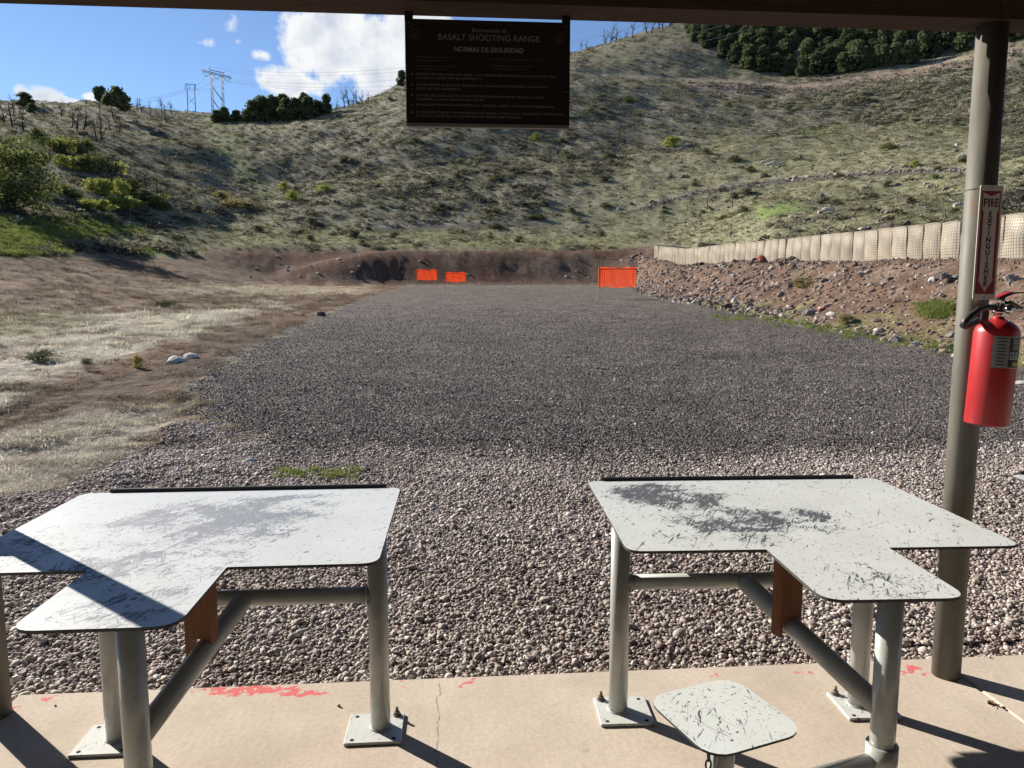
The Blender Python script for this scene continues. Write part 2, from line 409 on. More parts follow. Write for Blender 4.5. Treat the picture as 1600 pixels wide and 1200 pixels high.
def zones(x, y, z):
    px, py = project(np.stack([x, y, z], -1)); r = np.hypot(x, y)
    front = y > 2
    n1 = fbm(x * .5, y * .5, 4); n2 = fbm(x * .08 + 3, y * .08, 4); n3 = fbm(x * .22 - 8, y * .22 + 4, 4, .6); n0 = fbm(x * 2.1, y * 2.1, 3)
    def mixc(c, col, m): return c * (1 - m[..., None]) + np.array(col) * m[..., None]
    c = np.zeros(x.shape + (3,)) + np.array((.225, .202, .146))
    # hillsides: sage-grey grass, dry grass and burnt soil in patches
    c = mixc(c, (.16, .165, .095), sstep(-.25, .5, n2))
    c = mixc(c, (.135, .115, .094), sstep(.0, .5, n3) * .55)
    c = mixc(c, (.28, .24, .18), sstep(.15, .6, -n3 + .3 * n2) * .55)
    zm = lambda pts, s: zone_mask(px, py, pts, s, n1 + .6 * n2) * front
    c = mixc(c, (.105, .09, .07), zm([(-700, 150), (330, 185), (300, 300), (60, 320), (-700, 330)], 22) * .45 * sstep(-.5, .4, n3))
    c = mixc(c, (.105, .095, .08), zm([(470, 230), (640, 170), (900, 130), (1010, 190), (960, 290), (760, 340), (520, 320), (430, 270)], 22) * .55 * sstep(-.5, .3, n3))
    c = mixc(c, (.205, .203, .116), zm([(930, 290), (1100, 220), (1600, 170), (1600, 370), (1000, 395), (700, 395), (760, 360)], 22) * .6)
    c = mixc(c, (.115, .155, .045), zm([(318, 188), (350, 188), (368, 218), (404, 285), (376, 294), (352, 236)], 14) * .8)
    c = mixc(c, (.15, .20, .05), zm([(380, 285), (405, 285), (430, 320), (400, 330)], 9) * .5)
    c = mixc(c, (.13, .175, .045), zm([(-400, 330), (60, 335), (210, 352), (240, 366), (120, 378), (110, 405), (40, 414), (-400, 440)], 9))
    c = mixc(c, (.12, .20, .04), zm([(215, 385), (300, 384), (335, 402), (300, 410), (210, 400)], 6) * .7)
    c = mixc(c, (.20, .20, .09), zm([(120, 375), (420, 350), (1000, 375), (1000, 392), (400, 388), (230, 388)], 8) * .7)
    c = mixc(c, (.15, .22, .05), zm([(1180, 325), (1250, 318), (1270, 330), (1190, 342)], 7) * .7)
    c = mixc(c, (.16, .23, .05), zm([(1240, 205), (1330, 190), (1330, 200), (1250, 212)], 7) * .5)
    # road scars, berm and bank soil
    road = line_mask(px, py, ROAD, 2.0, n1) * (r > 60)
    scree = zm([(1060, 124), (1230, 132), (1420, 108), (1600, 76), (1600, 92), (1430, 122), (1300, 142), (1180, 150), (1080, 146)], 7) * (r > 60)
    c = mixc(c, (.24, .17, .13), scree * .75); c = mixc(c, (.30, .235, .175), road * .8)
    for L_ in TRACKS:
        c = mixc(c, (.36, .31, .24), line_mask(px, py + 5, L_, 2.4, n1) * (r > 30) * .45)
        c = mixc(c, (.085, .075, .065), line_mask(px, py, L_, 4.2, n1) * (r > 30) * .9)
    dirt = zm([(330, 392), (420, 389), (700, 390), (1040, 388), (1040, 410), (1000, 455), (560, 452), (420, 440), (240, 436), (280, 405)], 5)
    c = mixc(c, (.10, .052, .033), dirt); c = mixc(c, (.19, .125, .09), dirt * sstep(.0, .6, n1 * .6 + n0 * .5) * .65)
    c = mixc(c, (.19, .135, .098), zm([(800, 405), (930, 400), (1010, 398), (1010, 445), (850, 450)], 10) * .55)
    pr = pad_r(y); bank = sstep(-.3, .4, x - pr + n0 * .3) * sstep(16.4, 15.4, x) * (y > 4) * (y < 86)
    c = mixc(c, (.125, .080, .058), bank); c = mixc(c, (.19, .14, .108), bank * sstep(.0, .6, n1 + .5 * n0) * .7)
    c = mixc(c, (.19, .20, .08), bank * sstep(1.6, .3, x - pr + n1) * .6 * (y < 40))
    # left side: brown soil, straw and grass
    pl = pad_l(y); d = pl - x
    left = sstep(-.25, .3, d + n0 * .25) * (y > 2.5) * (y < 80) * sstep(48, 40, -x)
    low = left * sstep(394, 408, py + 6 * n1)
    c = mixc(c, (.125, .078, .051), low)
    c = mixc(c, (.31, .25, .185), low * sstep(-.05, .55, n1 * .7 + .6 * n0) * (.25 + .4 * sstep(470, 500, py)))
    c = mixc(c, (.32, .285, .235), zm([(-700, 560), (0, 515), (170, 490), (360, 480), (470, 488), (330, 520), (180, 570), (0, 640), (-700, 760)], 12) * left * .92 * (.15 + .85 * sstep(-.35, .25, n1 * .7 + .5 * n0 + .2)))
    c = mixc(c, (.078, .05, .036), zm([(0, 650), (60, 605), (220, 570), (310, 530), (470, 495), (520, 500), (330, 590), (200, 640), (60, 665)], 9) * left * .9)
    c = mixc(c, (.29, .255, .21), zm([(-900, 1000), (-900, 690), (0, 680), (130, 640), (250, 625), (330, 640), (210, 690), (130, 800), (0, 830)], 14) * left * .85)
    c = mixc(c, (.19, .19, .10), zm([(-200, 500), (0, 478), (120, 480), (150, 500), (60, 520), (-200, 545)], 10) * left * .8)
    c = mixc(c, (.33, .265, .175), zm([(200, 448), (420, 446), (590, 450), (560, 462), (330, 462)], 6) * .75)
    # gravel pads
    inpad = sstep(-.3, .3, -d + n0 * .3) * sstep(-.3, .3, pr - x + n0 * .3) * sstep(80, 78.5, y) * (y > 2)
    c = mixc(c, (.14, .124, .114), inpad)
    c = mixc(c, (.28, .235, .18), inpad * sstep(70, 80, y + 6 * n1) * .35)
    edge = 6.75 + .35 * n1 + np.interp(x, [-3, 0, 2, 6], [-.1, .1, -.1, .2])
    pink = sstep(.8, -.7, y - edge) * sstep(-.8, .3, x + np.interp(y, [2, 4, 5, 5.6, 6.5, 7.5], [6, 5.2, 4.2, 3.5, 3.3, 3.4])) * (y > 1)
    pink = np.maximum(pink, sstep(.3, -.3, y - 8.3 - n1 * .4) * sstep(-.4, .4, d + n0 * .4) * sstep(3.9, 3.4, -x + n1 * .3) * (y > 5))
    c = mixc(c, (.23, .19, .172), pink)
    c = mixc(c, (.10, .085, .075), pink * sstep(.1, .5, n0) * .6)
    grav = np.maximum(pink, inpad)
    return np.clip(c, .01, 1), grav, pink, inpad

NA, NB, NR = 620, 60, 560
az = np.concatenate([np.linspace(-math.pi, R(-58), NB, endpoint=False), np.linspace(R(-58), R(58), NA, endpoint=False), np.linspace(R(58), math.pi, NB + 1)])
rr = np.exp(np.linspace(math.log(1.0), math.log(1000), NR))
A_, R_ = np.meshgrid(az, rr, indexing='ij'); gx = np.sin(A_) * R_; gy = np.cos(A_) * R_
gz = height(gx, gy)
V = np.stack([gx, gy, gz], -1).reshape(-1, 3)
na, nr = len(az), NR
I, J = np.meshgrid(np.arange(na - 1), np.arange(nr - 1), indexing='ij')
q = (I * nr + J).ravel(); Fq = np.stack([q, q + 1, q + nr + 1, q + nr], 1)
me = np_mesh('ground', V, Fq[:, ::-1], True)
colr, grav_m, pink_m, pad_m = zones(gx, gy, gz)
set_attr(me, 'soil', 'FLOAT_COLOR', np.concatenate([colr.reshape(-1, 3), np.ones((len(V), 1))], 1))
set_attr(me, 'gravel', 'FLOAT', grav_m.ravel())
G = Mat('ground_soil', rough=.95, spec=.1)
vA = G.rng(G.noise(9.0, 5, .75), .28, .72, .55, 1.45); vB = G.rng(G.noise(.8, 5, .75), .3, .7, .6, 1.4)
vC = G.rng(G.noise(3.2, 3, .7), .3, .7, .8, 1.2)
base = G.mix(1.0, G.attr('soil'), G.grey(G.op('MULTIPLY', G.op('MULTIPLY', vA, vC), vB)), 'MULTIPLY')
stc = G.vor(34, 'Color'); sepc = G.n('ShaderNodeSeparateColor'); G.L.new(stc, sepc.inputs[0])
stone = G.mix(1.0, base, G.ramp(sepc.outputs[0], [(0, (.45, .45, .45)), (.6, (.95, .93, .92)), (.88, (1.5, 1.45, 1.4)), (1, (2.9, 2.8, 2.7))]), 'MULTIPLY')
G.col(G.mix(G.attr('gravel', 'Fac'), base, stone))
hb = G.op('ADD', G.op('MULTIPLY', G.noise(5, 4, .75), 1.0), G.op('MULTIPLY', G.op('MULTIPLY', G.vor(34), G.attr('gravel', 'Fac')), -.5))
G.bump(hb, .9, .11)
ground_o = link('ground', me, G.m); tag(ground_o, 'gravel range floor, dirt banks and scrubby hillsides around it', kind='structure')

# ------------------------------------------------------------------ shared materials
STEEL = Mat('grey_painted_pipe', rough=.38, spec=.5)
_a = STEEL.noise(14, 5, .6); _b = STEEL.noise(70, 3, .6); _w = STEEL.noise(2.2, 4, .6)
_c = STEEL.mix(STEEL.rng(_a, .3, .7), (.37, .385, .36), (.45, .465, .44)); _c = STEEL.mix(STEEL.rng(_w, .45, .75, 0, .45), _c, (.24, .225, .185))
STEEL.col(STEEL.mix(STEEL.rng(_b, .715, .735), _c, (.10, .06, .04))); STEEL.bump(_a, .06, .004); STEEL.b.inputs['Coat Weight'].default_value = .6; STEEL.b.inputs['Coat Roughness'].default_value = .16; STEEL = STEEL.m
POSTM = Mat('weathered_post_paint', rough=.6, spec=.35)
_v = POSTM.noise(5, 6, .65, POSTM.co('Object', (3, 3, .6)))
POSTM.col(POSTM.mix(POSTM.rng(_v, .62, .72), POSTM.mix(POSTM.rng(_v, .3, .6), (.088, .083, .068), (.138, .13, .108)), (.16, .09, .05)))
POSTM.bump(POSTM.noise(60, 3), .08, .005); POSTM = POSTM.m
def wood(name, a, b, grain=(1, 14, 14), rough=.75):
    M = Mat(name, rough=rough, spec=.2); g = M.noise(5, 7, .65, M.co('Object', grain), .4)
    M.col(M.mix(M.rng(g, .3, .7), a, b)); M.bump(g, .25, .006); return M.m
BEAM_WOOD = wood('beam_wood', (.03, .018, .011), (.065, .04, .025), (1.2, 16, 16))
ROOF_WOOD = wood('roof_board_wood', (.045, .028, .018), (.075, .048, .03), (1, 10, 10))
BLOCK_WOOD = wood('stained_block_wood', (.14, .052, .018), (.24, .095, .036), (14, 14, 1.5), .5)
STAKE_WOOD = wood('stake_wood', (.45, .34, .2), (.6, .47, .3), (10, 10, 1))
BLACK = simple('black_rubber', (.018, .018, .02), .5, 0, .2, 20, .1, .4)
BOLT = simple('weathered_bolt_steel', (.18, .16, .13), .5, .6, .3, 60, .2)
DARKHOLE = simple('dark_hole', (.012, .012, .012), .9)

# ------------------------------------------------------------------ concrete slab (panels between control joints)
CM = Mat('broomed_concrete', rough=.9, spec=.2)
geo = CM.n('ShaderNodeNewGeometry')
vr = CM.n('ShaderNodeVectorRotate', rotation_type='Z_AXIS'); CM.L.new(geo.outputs['Position'], vr.inputs['Vector']); vr.inputs['Center'].default_value = (OB[0], OB[1], 0); vr.inputs['Angle'].default_value = -TH
sb = CM.n('ShaderNodeVectorMath', operation='SUBTRACT'); CM.L.new(vr.outputs[0], sb.inputs[0]); sb.inputs[1].default_value = (OB[0], OB[1], 0); BV = sb.outputs[0]
mp = CM.n('ShaderNodeMapping'); CM.L.new(BV, mp.inputs[0]); mp.inputs['Scale'].default_value = (90, 5, 1); mp.inputs['Rotation'].default_value = (0, 0, R(2))
broom = CM.noise(1.0, 4, .6, mp.outputs[0])
blot = CM.noise(2.2, 6, .6, BV); speck = CM.noise(55, 3, .6, BV)
cc = CM.mix(CM.rng(blot, .3, .7), (.43, .36, .29), (.54, .465, .385))
cc = CM.mix(1.0, cc, CM.grey(CM.rng(broom, .2, .8, .94, 1.05)), 'MULTIPLY')
cc = CM.mix(1.0, cc, CM.grey(CM.rng(speck, .2, .8, .86, 1.13)), 'MULTIPLY')
cc = CM.mix(CM.rng(CM.noise(7, 4, .6, BV), .66, .76, 0, .4), cc, (.20, .17, .13))
cc = CM.mix(CM.rng(CM.noise(.9, 5, .65, BV, 1.0), .5, .72, 0, .35), cc, (.30, .25, .19))
cc = CM.mix(CM.rng(CM.noise(140, 2, .5, BV), .72, .76, 0, .7), cc, (.13, .11, .09))
sx = CM.n('ShaderNodeSeparateXYZ'); CM.L.new(BV, sx.inputs[0])
# worn red safety line along the front edge: flakes of paint that survived
paint = None
for (cx_, cy_, rx, ry, g) in [(-2.93, .105, .30, .055, 1.0), (-2.72, .07, .16, .05, .8), (-3.72, .10, .09, .04, .6), (-3.8, .04, .06, .03, .5), (-2.04, .09, .07, .05, .55), (-.62, .06, .09, .04, .55), (-.13, .06, .13, .09, .72), (.09, .10, .07, .05, .6), (-2.3, .1, .05, .05, .45), (-1.0, .07, .06, .03, .42)]:
    dx = CM.op('DIVIDE', CM.op('SUBTRACT', sx.outputs[0], cx_), rx); dy = CM.op('DIVIDE', CM.op('SUBTRACT', sx.outputs[1], cy_), ry)
    f = CM.op('MULTIPLY', CM.op('SUBTRACT', 1.0, CM.op('ADD', CM.op('MULTIPLY', dx, dx), CM.op('MULTIPLY', dy, dy))), g)
    paint = f if paint is None else CM.op('MAXIMUM', paint, f)
flk = CM.noise(26, 5, .65, BV); pm = CM.rng(CM.op('ADD', paint, CM.op('MULTIPLY', CM.op('SUBTRACT', flk, .5), 3.4)), .62, .70)
cc = CM.mix(CM.op('MULTIPLY', pm, CM.op('GREATER_THAN', paint, 0)), cc, (.56, .13, .13))
wig = CM.op('MULTIPLY', CM.op('SUBTRACT', CM.noise(9, 5, .7, CM.co('Object', (0, 1, 0))), .5), .09)
crk = CM.op('ABSOLUTE', CM.op('ADD', CM.op('ADD', sx.outputs[0], 2.155), wig))
cc = CM.mix(CM.op('MULTIPLY', CM.op('LESS_THAN', crk, .0016), CM.op('MULTIPLY', CM.op('LESS_THAN', sx.outputs[1], .1), CM.rng(CM.noise(14, 3, .6, BV), .36, .5))), cc, (.10, .085, .07))
CM.col(cc); CM.bump(CM.op('ADD', CM.op('MULTIPLY', broom, .25), speck), .28, .003)
slab = empty('concrete_slab', from_b(0, 0, 0), TH); tag(slab, 'tan broomed concrete slab under the shelter', kind='structure')
jx = [-11.6, -7.73, -3.86, .06, 3.92, 7.8]
for a, b in zip(jx[:-1], jx[1:]):
    MB().box(((a + b) / 2, (-6.5 + .145) / 2, -.06), (b - a - .007, 6.645, .12), bev=.006).build('slab_panel', CM.m, slab)

# ------------------------------------------------------------------ shelter
sh = empty('range_shelter', from_b(0, 0, 0), TH); tag(sh, 'open shelter with dark wooden roof beam on weathered steel pipe posts', 'shelter')
BZ = 2.64
for x0, x1 in ((-11.6, -3.86), (-3.86, -.085), (.0, 7.8)):
    a = x0 + .002; b = x1 - .002
    if x1 == -.085:      # this beam is cut at an angle beside the post
        P = [(a, -.07, BZ), (b - .06 + .12, -.07, BZ), (b - .06, .07, BZ), (a, .07, BZ)]; P2 = [(x, y, BZ + .30) for x, y, z in P]
        MB().add(P + P2, [(3, 2, 1, 0), (4, 5, 6, 7), (0, 1, 5, 4), (1, 2, 6, 5), (2, 3, 7, 6), (3, 0, 4, 7)]).build('beam', BEAM_WOOD, sh)
    elif x0 == 0.0:
        P = [(-.082 + .06, -.07, BZ), (b, -.07, BZ), (b, .07, BZ), (-.082 - .055, .07, BZ)]; P2 = [(x, y, BZ + .30) for x, y, z in P]
        MB().add(P + P2, [(3, 2, 1, 0), (4, 5, 6, 7), (0, 1, 5, 4), (1, 2, 6, 5), (2, 3, 7, 6), (3, 0, 4, 7)]).build('beam', BEAM_WOOD, sh)
    else: MB().box(((a + b) / 2, 0, BZ + .15), (b - a, .14, .30), bev=.006).build('beam', BEAM_WOOD, sh)
MB().box((-1.9, -5.0, BZ + .15), (19.4, .14, .30)).build('beam', BEAM_WOOD, sh)
for k in range(17):
    MB().box((-11.2 + k * 1.2, -2.45, BZ + .30 + .071), (.05, 5.6, .14)).build('rafter', ROOF_WOOD, sh)
for k in range(20):
    MB().box((-1.9, -5.3 + .286 * k + .15, BZ + .30 + .142 + .012), (19.6, .28, .022)).build('roof_board', ROOF_WOOD, sh)
MB().box((-1.9, -5.2, 1.32), (19.4, .04, 2.62)).build('added_rear_wall', ROOF_WOOD, sh)  # unseen wall, added to block skylight from behind so sign and pipes stay dark
for x in (-7.73, -3.86, 0, 3.86, 7.6):
    for y in ((0, -4.9) if x else (0, -4.9)):
        p = MB().tube((x, y, .0), (x, y, BZ - .002), .055, n=28).build('post', POSTM, sh)
        if y == 0: MB().tube((x, y, 2.02), (x, y, 2.026), .0562, n=28).build('weld_band', POSTM, p)
# small board and peg fixed to the post at the left edge of the view
MB().box((-3.96, -.065, .935), (.34, .018, .115), bev=.003).build('post_board', ROOF_WOOD, sh)

# ------------------------------------------------------------------ lettering
def text_mesh(body, size, align='CENTER', bold=0.0, space=1.0, depth=.0004):
    cu = bpy.data.curves.new('lettering', 'FONT'); cu.body = body; cu.size = size; cu.align_x = align; cu.align_y = 'CENTER'; cu.offset = bold; cu.space_character = space; cu.resolution_u = 3; cu.extrude = depth
    o = bpy.data.objects.new('lettering', cu); C.objects.link(o)
    dg = bpy.context.evaluated_depsgraph_get(); m = bpy.data.meshes.new_from_object(o.evaluated_get(dg)); bpy.data.objects.remove(o); bpy.data.curves.remove(cu); m.materials.clear()
    return m
FACE = (math.pi / 2, 0, 0)          # lettering that faces the shooter (-Y)
def letters(name, body, size, mat, parent, loc, width=None, **k):
    m = text_mesh(body, size, **k)
    if width and len(m.vertices):
        xs = [v.co.x for v in m.vertices]; f = width / (max(xs) - min(xs)); m.transform(Matrix.Scale(f, 4, (1, 0, 0)))
    o = link(name, m, mat, parent, loc, FACE)
    if len(body) > 1: o['kind'] = 'stuff'
    return o

# ------------------------------------------------------------------ hanging rules sign
SIGN_BROWN = simple('sign_brown_face', (.012, .007, .006), .55, 0, .15, 4, 0, .3)
SIGN_INK = simple('sign_cream_ink', (.20, .17, .15), .8, 0, .1, 30)
SIGN_INK2 = simple('sign_faded_ink', (.06, .04, .038), .8, 0, .1, 30)
SIGN_EDGE = simple('sign_aluminium_edge', (.2, .18, .16), .5, .5, .1, 30)
sc_ = from_b(-1.945, .035, 0); sg = empty('rules_sign', (sc_.x, sc_.y, 2.245), TH + R(-.4)); tag(sg, 'dark brown Spanish shooting range rules sign hanging below the beam', 'sign')
SW, SH = .612, .370
MB().box((0, 0, SH / 2), (SW, .018, SH), bev=.002).build('board', SIGN_BROWN, sg)
MB().box((0, -.002, -.006), (SW - .004, .024, .012)).build('bottom_rail', SIGN_EDGE, sg)
for x in (-.291, .291): MB().box((x, 0, SH + .011), (.03, .016, .027)).build('hanger', SIGN_BROWN, sg)
for x, z in ((-.287, SH - .022), (.287, SH - .022), (-.287, .115), (.287, .115)):
    MB().lathe([(0.0, -.004), (.007, -.004), (.009, 0), (.009, .003)], 12, Matrix.Translation((x, -.0112, z)) @ Matrix.Rotation(math.pi / 2, 4, 'X')).build('bolt', BOLT, sg)
yf = -.0098
for x in (-.266, .266):
    e = MB()
    for r0, r1 in ((.021, .023), (.013, .0145)):
        n = 24; P = []; Fs = []
        for k in range(n):
            w = 2 * math.pi * k / n
            P += [(x + r0 * math.cos(w), yf, SH - .056 + r0 * math.sin(w)), (x + r1 * math.cos(w), yf, SH - .056 + r1 * math.sin(w))]
        Fs = [(2 * k, (2 * k + 2) % (2 * n), (2 * k + 3) % (2 * n), 2 * k + 1) for k in range(n)]; e.add(P, Fs)
    for k in range(6):
        w = k * math.pi / 3; e.box((x + .0175 * math.cos(w), yf, SH - .056 + .0175 * math.sin(w)), (.004, .0006, .004))
    e.add([(x - .009, yf, SH - .063), (x, yf, SH - .047), (x + .009, yf, SH - .063)], [(0, 1, 2)]); e.add([(x - .011, yf, SH - .0635), (x + .011, yf, SH - .0635), (x + .009, yf, SH - .067), (x - .009, yf, SH - .067)], [(0, 1, 2, 3)])
    e.build('agency_emblem', SIGN_INK2, sg)
T = lambda body, size, x, z, w=None, mat=SIGN_INK, al='CENTER', **k: letters('lettering', body, size, mat, sg, (x, yf, z), w, align=al, **k)
T('COLORADO  PARKS  &  WILDLIFE', .011, 0, SH - .012, .53, SIGN_INK2, space=1.6)
T('Bienvenido al', .021, .003, SH - .036, .125, SIGN_INK)
T('BASALT SHOOTING RANGE', .031, .003, SH - .063, .375, SIGN_INK)
T('NORMAS DE SEGURIDAD', .024, .003, SH - .105, .258, SIGN_INK, bold=.0006)
for (x, z, lines) in ((-.265, SH - .135, ('xxxxx xxxx xxxx xxxx xx', 'xxxxxxxxx xxxxxxx')), (-.265, SH - .166, ('xxxxxx xxxxxxx xx xxxxx xx', 'xxx xxxxxxxxx xxxxxx')), (.012, SH - .137, ('xxxxxxxxxxx xx xxxxxx x xx xxx xxx', )), (.012, SH - .160, ('xxxxxxxx xx xxxx xxxxx xxx', 'xxxxxxx xxxxx xxxxxxxx'))):
    MB().lathe([(0, 0), (.0028, 0)], 10, Matrix.Translation((x - .010, yf, z)) @ Matrix.Rotation(math.pi / 2, 4, 'X')).build('bullet_dot', SIGN_INK2, sg)
    for i, b in enumerate(lines):       # too faint to read: only the run of the words shows
        mb = MB(); cx_ = x
        for w in b.split():
            wl = len(w) * .0062; mb.add([(cx_, yf, z - i * .0115 - .0022), (cx_ + wl, yf, z - i * .0115 - .0022), (cx_ + wl, yf, z - i * .0115 + .0022), (cx_, yf, z - i * .0115 + .0022)], [(0, 1, 2, 3)]); cx_ += wl + .004
        mb.build('faint_print', SIGN_INK2, sg)['kind'] = 'stuff'
rules = [(.172, ('USE PROTECCION PARA LOS OJOS Y LOS OIDOS MIENTRAS ESTA EN LA LINEA DE TIRO', 'CUANDO EL CAMPO ESTA EN USO/ABIERTO.'), (.52, .245)),
         (.134, ('NO SE PERMITE QUE NADIE TRASPASE LA LINEA ROJA DE SEGURIDAD CUANDO EL', 'CAMPO ESTA EN USO/ABIERTO.'), (.49, .165)),
         (.096, ('SE DEBE DECLARAR QUE LA ZONA DE TIRO ES SEGURA ANTES DE QUE ALGUIEN', 'TRASPASE LA LINEA ROJA DE SEGURIDAD.'), (.475, .255)),
         (.063, ('CUALQUIER PERSONA PUEDE PEDIR UN "CESE DEL FUEGO" EN CASO DE EMERGENCIA.',), (.515,)),
         (.036, ('EL "CESE DEL FUEGO" DE EMERGENCIA SE APLICA A TODOS LOS TIRADORES Y PERMANECE', 'EN VIGOR HASTA QUE EL CAMPO DE TIRO SE DECLARE "SEGURO".'), (.55, .395))]
for z, lines, ws in rules:
    MB().lathe([(0, 0), (.0034, 0)], 10, Matrix.Translation((-.282, yf, z + .003)) @ Matrix.Rotation(math.pi / 2, 4, 'X')).build('bullet_dot', SIGN_INK, sg)
    for i, (b, w) in enumerate(zip(lines, ws)): T(b, .0105, -.268, z + .003 - i * .0135, w, SIGN_INK, 'LEFT')

# ------------------------------------------------------------------ fire extinguisher sign on the post
S_WHITE = simple('sign_white_enamel', (.46, .445, .42), .4, 0, .06, 20, 0, .4); S_RED = simple('sign_maroon_print', (.22, .018, .022), .45, 0, .1, 20); S_BROWN = simple('sign_dark_red_letter', (.10, .012, .012), .45)
fs = empty('extinguisher_sign', from_b(-.001, -.0585, 1.592), TH + R(5)); tag(fs, 'narrow white and maroon FIRE EXTINGUISHER arrow sign on the pipe post', 'sign')
def rr_outline(w, h, r, n=5):
    o = []
    for cx_, cy_, a0 in ((w / 2 - r, h / 2 - r, 0), (-w / 2 + r, h / 2 - r, 90), (-w / 2 + r, -h / 2 + r, 180), (w / 2 - r, -h / 2 + r, 270)):
        for k in range(n): a = R(a0 + 90 * k / (n - 1)); o.append((cx_ + r * math.cos(a), cy_ + r * math.sin(a)))
    return o
H_ = .44
brd = MB().slab(rr_outline(.1, H_, .008), 0, .003); brd.v = [(x, -z, y + H_ / 2) for x, y, z in brd.v]; brd.build('board', S_WHITE, fs)
def flat(name, pts, mat, y): return MB().add([(x, y, z) for x, z in pts], [tuple(range(len(pts)))]).build(name, mat, fs)
flat('red_field', [(-.042, .022), (.042, .022), (.042, .418), (-.042, .418)], S_RED, -.0034)
# white arrow standing proud of the red print by a hair
flat('arrow', [(-.036, .412), (0, .398), (.036, .412), (.036, .345), (.029, .338), (.029, .080), (.036, .080), (0, .030), (-.036, .080), (-.029, .080), (-.029, .338), (-.036, .345)], S_WHITE, -.0038)
for ch, x_ in zip('FIRE', (-.0255, -.0095, .0055, .0245)): letters('lettering', ch, .042, S_BROWN, fs, (x_, -.0042, .372), None if ch == 'I' else .0145, bold=.0012)
for i, ch in enumerate('EXTINGUISHER'):
    letters('lettering', ch, .0285, S_BROWN, fs, (0, -.0042, .329 - i * .0245), None, bold=.001)
for z in (.431, .009): MB().lathe([(0, 0), (.003, 0)], 10, Matrix.Translation((0, -.0036, z)) @ Matrix.Rotation(math.pi / 2, 4, 'X')).build('screw_hole', DARKHOLE, fs)

# ------------------------------------------------------------------ fire extinguisher
RED = simple('extinguisher_red_enamel', (.36, .014, .018), .4, 0, .05, 8, 0, .5); CHROME = simple('chrome_valve', (.6, .6, .58), .2, 1, .1, 30); EX_BLACK = simple('black_plastic', (.02, .02, .022), .4, 0, .1, 30, 0, .4)
LBL = simple('foil_label', (.33, .36, .35), .35, .5, .08, 40); LBLD = simple('label_dark_print', (.035, .04, .04), .5); LBLY = simple('label_yellow_print', (.55, .42, .05), .5)
ex = empty('fire_extinguisher', from_b(-.012, -.142, 1.11), TH); ex.rotation_euler = Euler((0, R(2.2), TH)); tag(ex, 'red fire extinguisher with black hose hanging on the pipe post', 'extinguisher')
rad = .077
body = MB().lathe([(0, .006), (rad - .012, .006), (rad - .003, .0), (rad, .006), (rad, .355), (rad - .004, .372), (rad - .016, .388), (rad - .036, .400), (.026, .407), (.020, .412), (.020, .418), (0, .418)], 48).build('cylinder', RED, ex)
def patch(name, a0, a1, z0, z1, r, mat, par):
    n = 14; P = []; Fs = []
    for k in range(n + 1):
        a = R(a0 + (a1 - a0) * k / n); P += [(r * math.cos(a), r * math.sin(a), z0), (r * math.cos(a), r * math.sin(a), z1)]
    for k in range(n): Fs.append((2 * k, 2 * k + 2, 2 * k + 3, 2 * k + 1))
    return MB().add(P, Fs, True).build(name, mat, par)
lb = patch('label', 226, 345, .225, .345, rad + .0006, LBL, ex)
for z in np.linspace(.236, .336, 9): patch('label_print', 236, 258, z, z + .004, rad + .001, LBLD, lb)
patch('label_print', 268, 338, .262, .341, rad + .001, LBLD, lb)
for i in range(6): patch('label_print', 278, 330 - (i % 3) * 9, .297 + i * .007, .2995 + i * .007, rad + .0014, LBL, lb)
for a in (270, 290, 310): patch('label_print', a, a + 15, .264, .286, rad + .0014, LBL, lb); patch('label_print', a + 5, a + 10, .268, .282, rad + .0018, LBLD, lb)
patch('label_print', 268, 338, .228, .258, rad + .001, LBLD, lb); patch('label_print', 283, 330, .234, .247, rad + .0014, LBLY, lb)
v = MB().lathe([(.017, .415), (.017, .428), (.023, .43), (.023, .442), (.015, .446), (.015, .468), (0, .468)], 20).build('valve', CHROME, ex)
MB().tube((-.045, -.004, .45), (.03, -.004, .45), .0105, n=14).build('outlet', CHROME, v)
MB().lathe([(0, 0), (.015, 0), (.017, .003), (.017, .014), (0, .014)], 18, Matrix.Translation((.02, -.02, .446)) @ Matrix.Rotation(math.pi / 2, 4, 'X')).build('pressure_gauge', CHROME, ex)
hd = MB(); 
for y in (-.011, .011): hd.path([(-.01, y, .462), (.03, y, .475), (.085, y, .452)], [.006, .006, .005], 6)
hd.box((.045, 0, .466), (.085, .022, .005), Matrix.Rotation(R(14), 3, 'Y')); hd.build('carry_handle', EX_BLACK, ex)
lv = MB().add([(-.02, -.012, .478), (.04, -.014, .505), (.095, -.009, .512), (.095, .009, .512), (.04, .014, .505), (-.02, .012, .478), (-.02, -.012, .484), (.04, -.014, .512), (.095, -.009, .516), (.095, .009, .516), (.04, .014, .512), (-.02, .012, .484)],
   [(0, 5, 4, 1), (1, 4, 3, 2), (6, 7, 10, 11), (7, 8, 9, 10), (0, 1, 7, 6), (1, 2, 8, 7), (3, 4, 10, 9), (4, 5, 11, 10), (2, 3, 9, 8), (5, 0, 6, 11)]).build('lever', EX_BLACK, ex)
MB().box((.008, -.001, .503), (.05, .027, .004), Matrix.Rotation(R(-24), 3, 'Y')).build('lever_grip', RED, lv)
MB().tube((0, -.012, .466), (0, -.012, .49), .008, n=10).build('pin', CHROME, ex)
hs = MB().path([(-.02, -.006, .452), (-.06, -.012, .452), (-.105, -.03, .44), (-.150, -.05, .415), (-.172, -.055, .395), (-.175, -.048, .380), (-.155, -.035, .376), (-.11, -.016, .388), (-.078, .0, .40), (-.068, .022, .405)], [.011, .0115, .012, .012, .012, .012, .012, .012, .012, .011], 12).build('hose', EX_BLACK, ex)
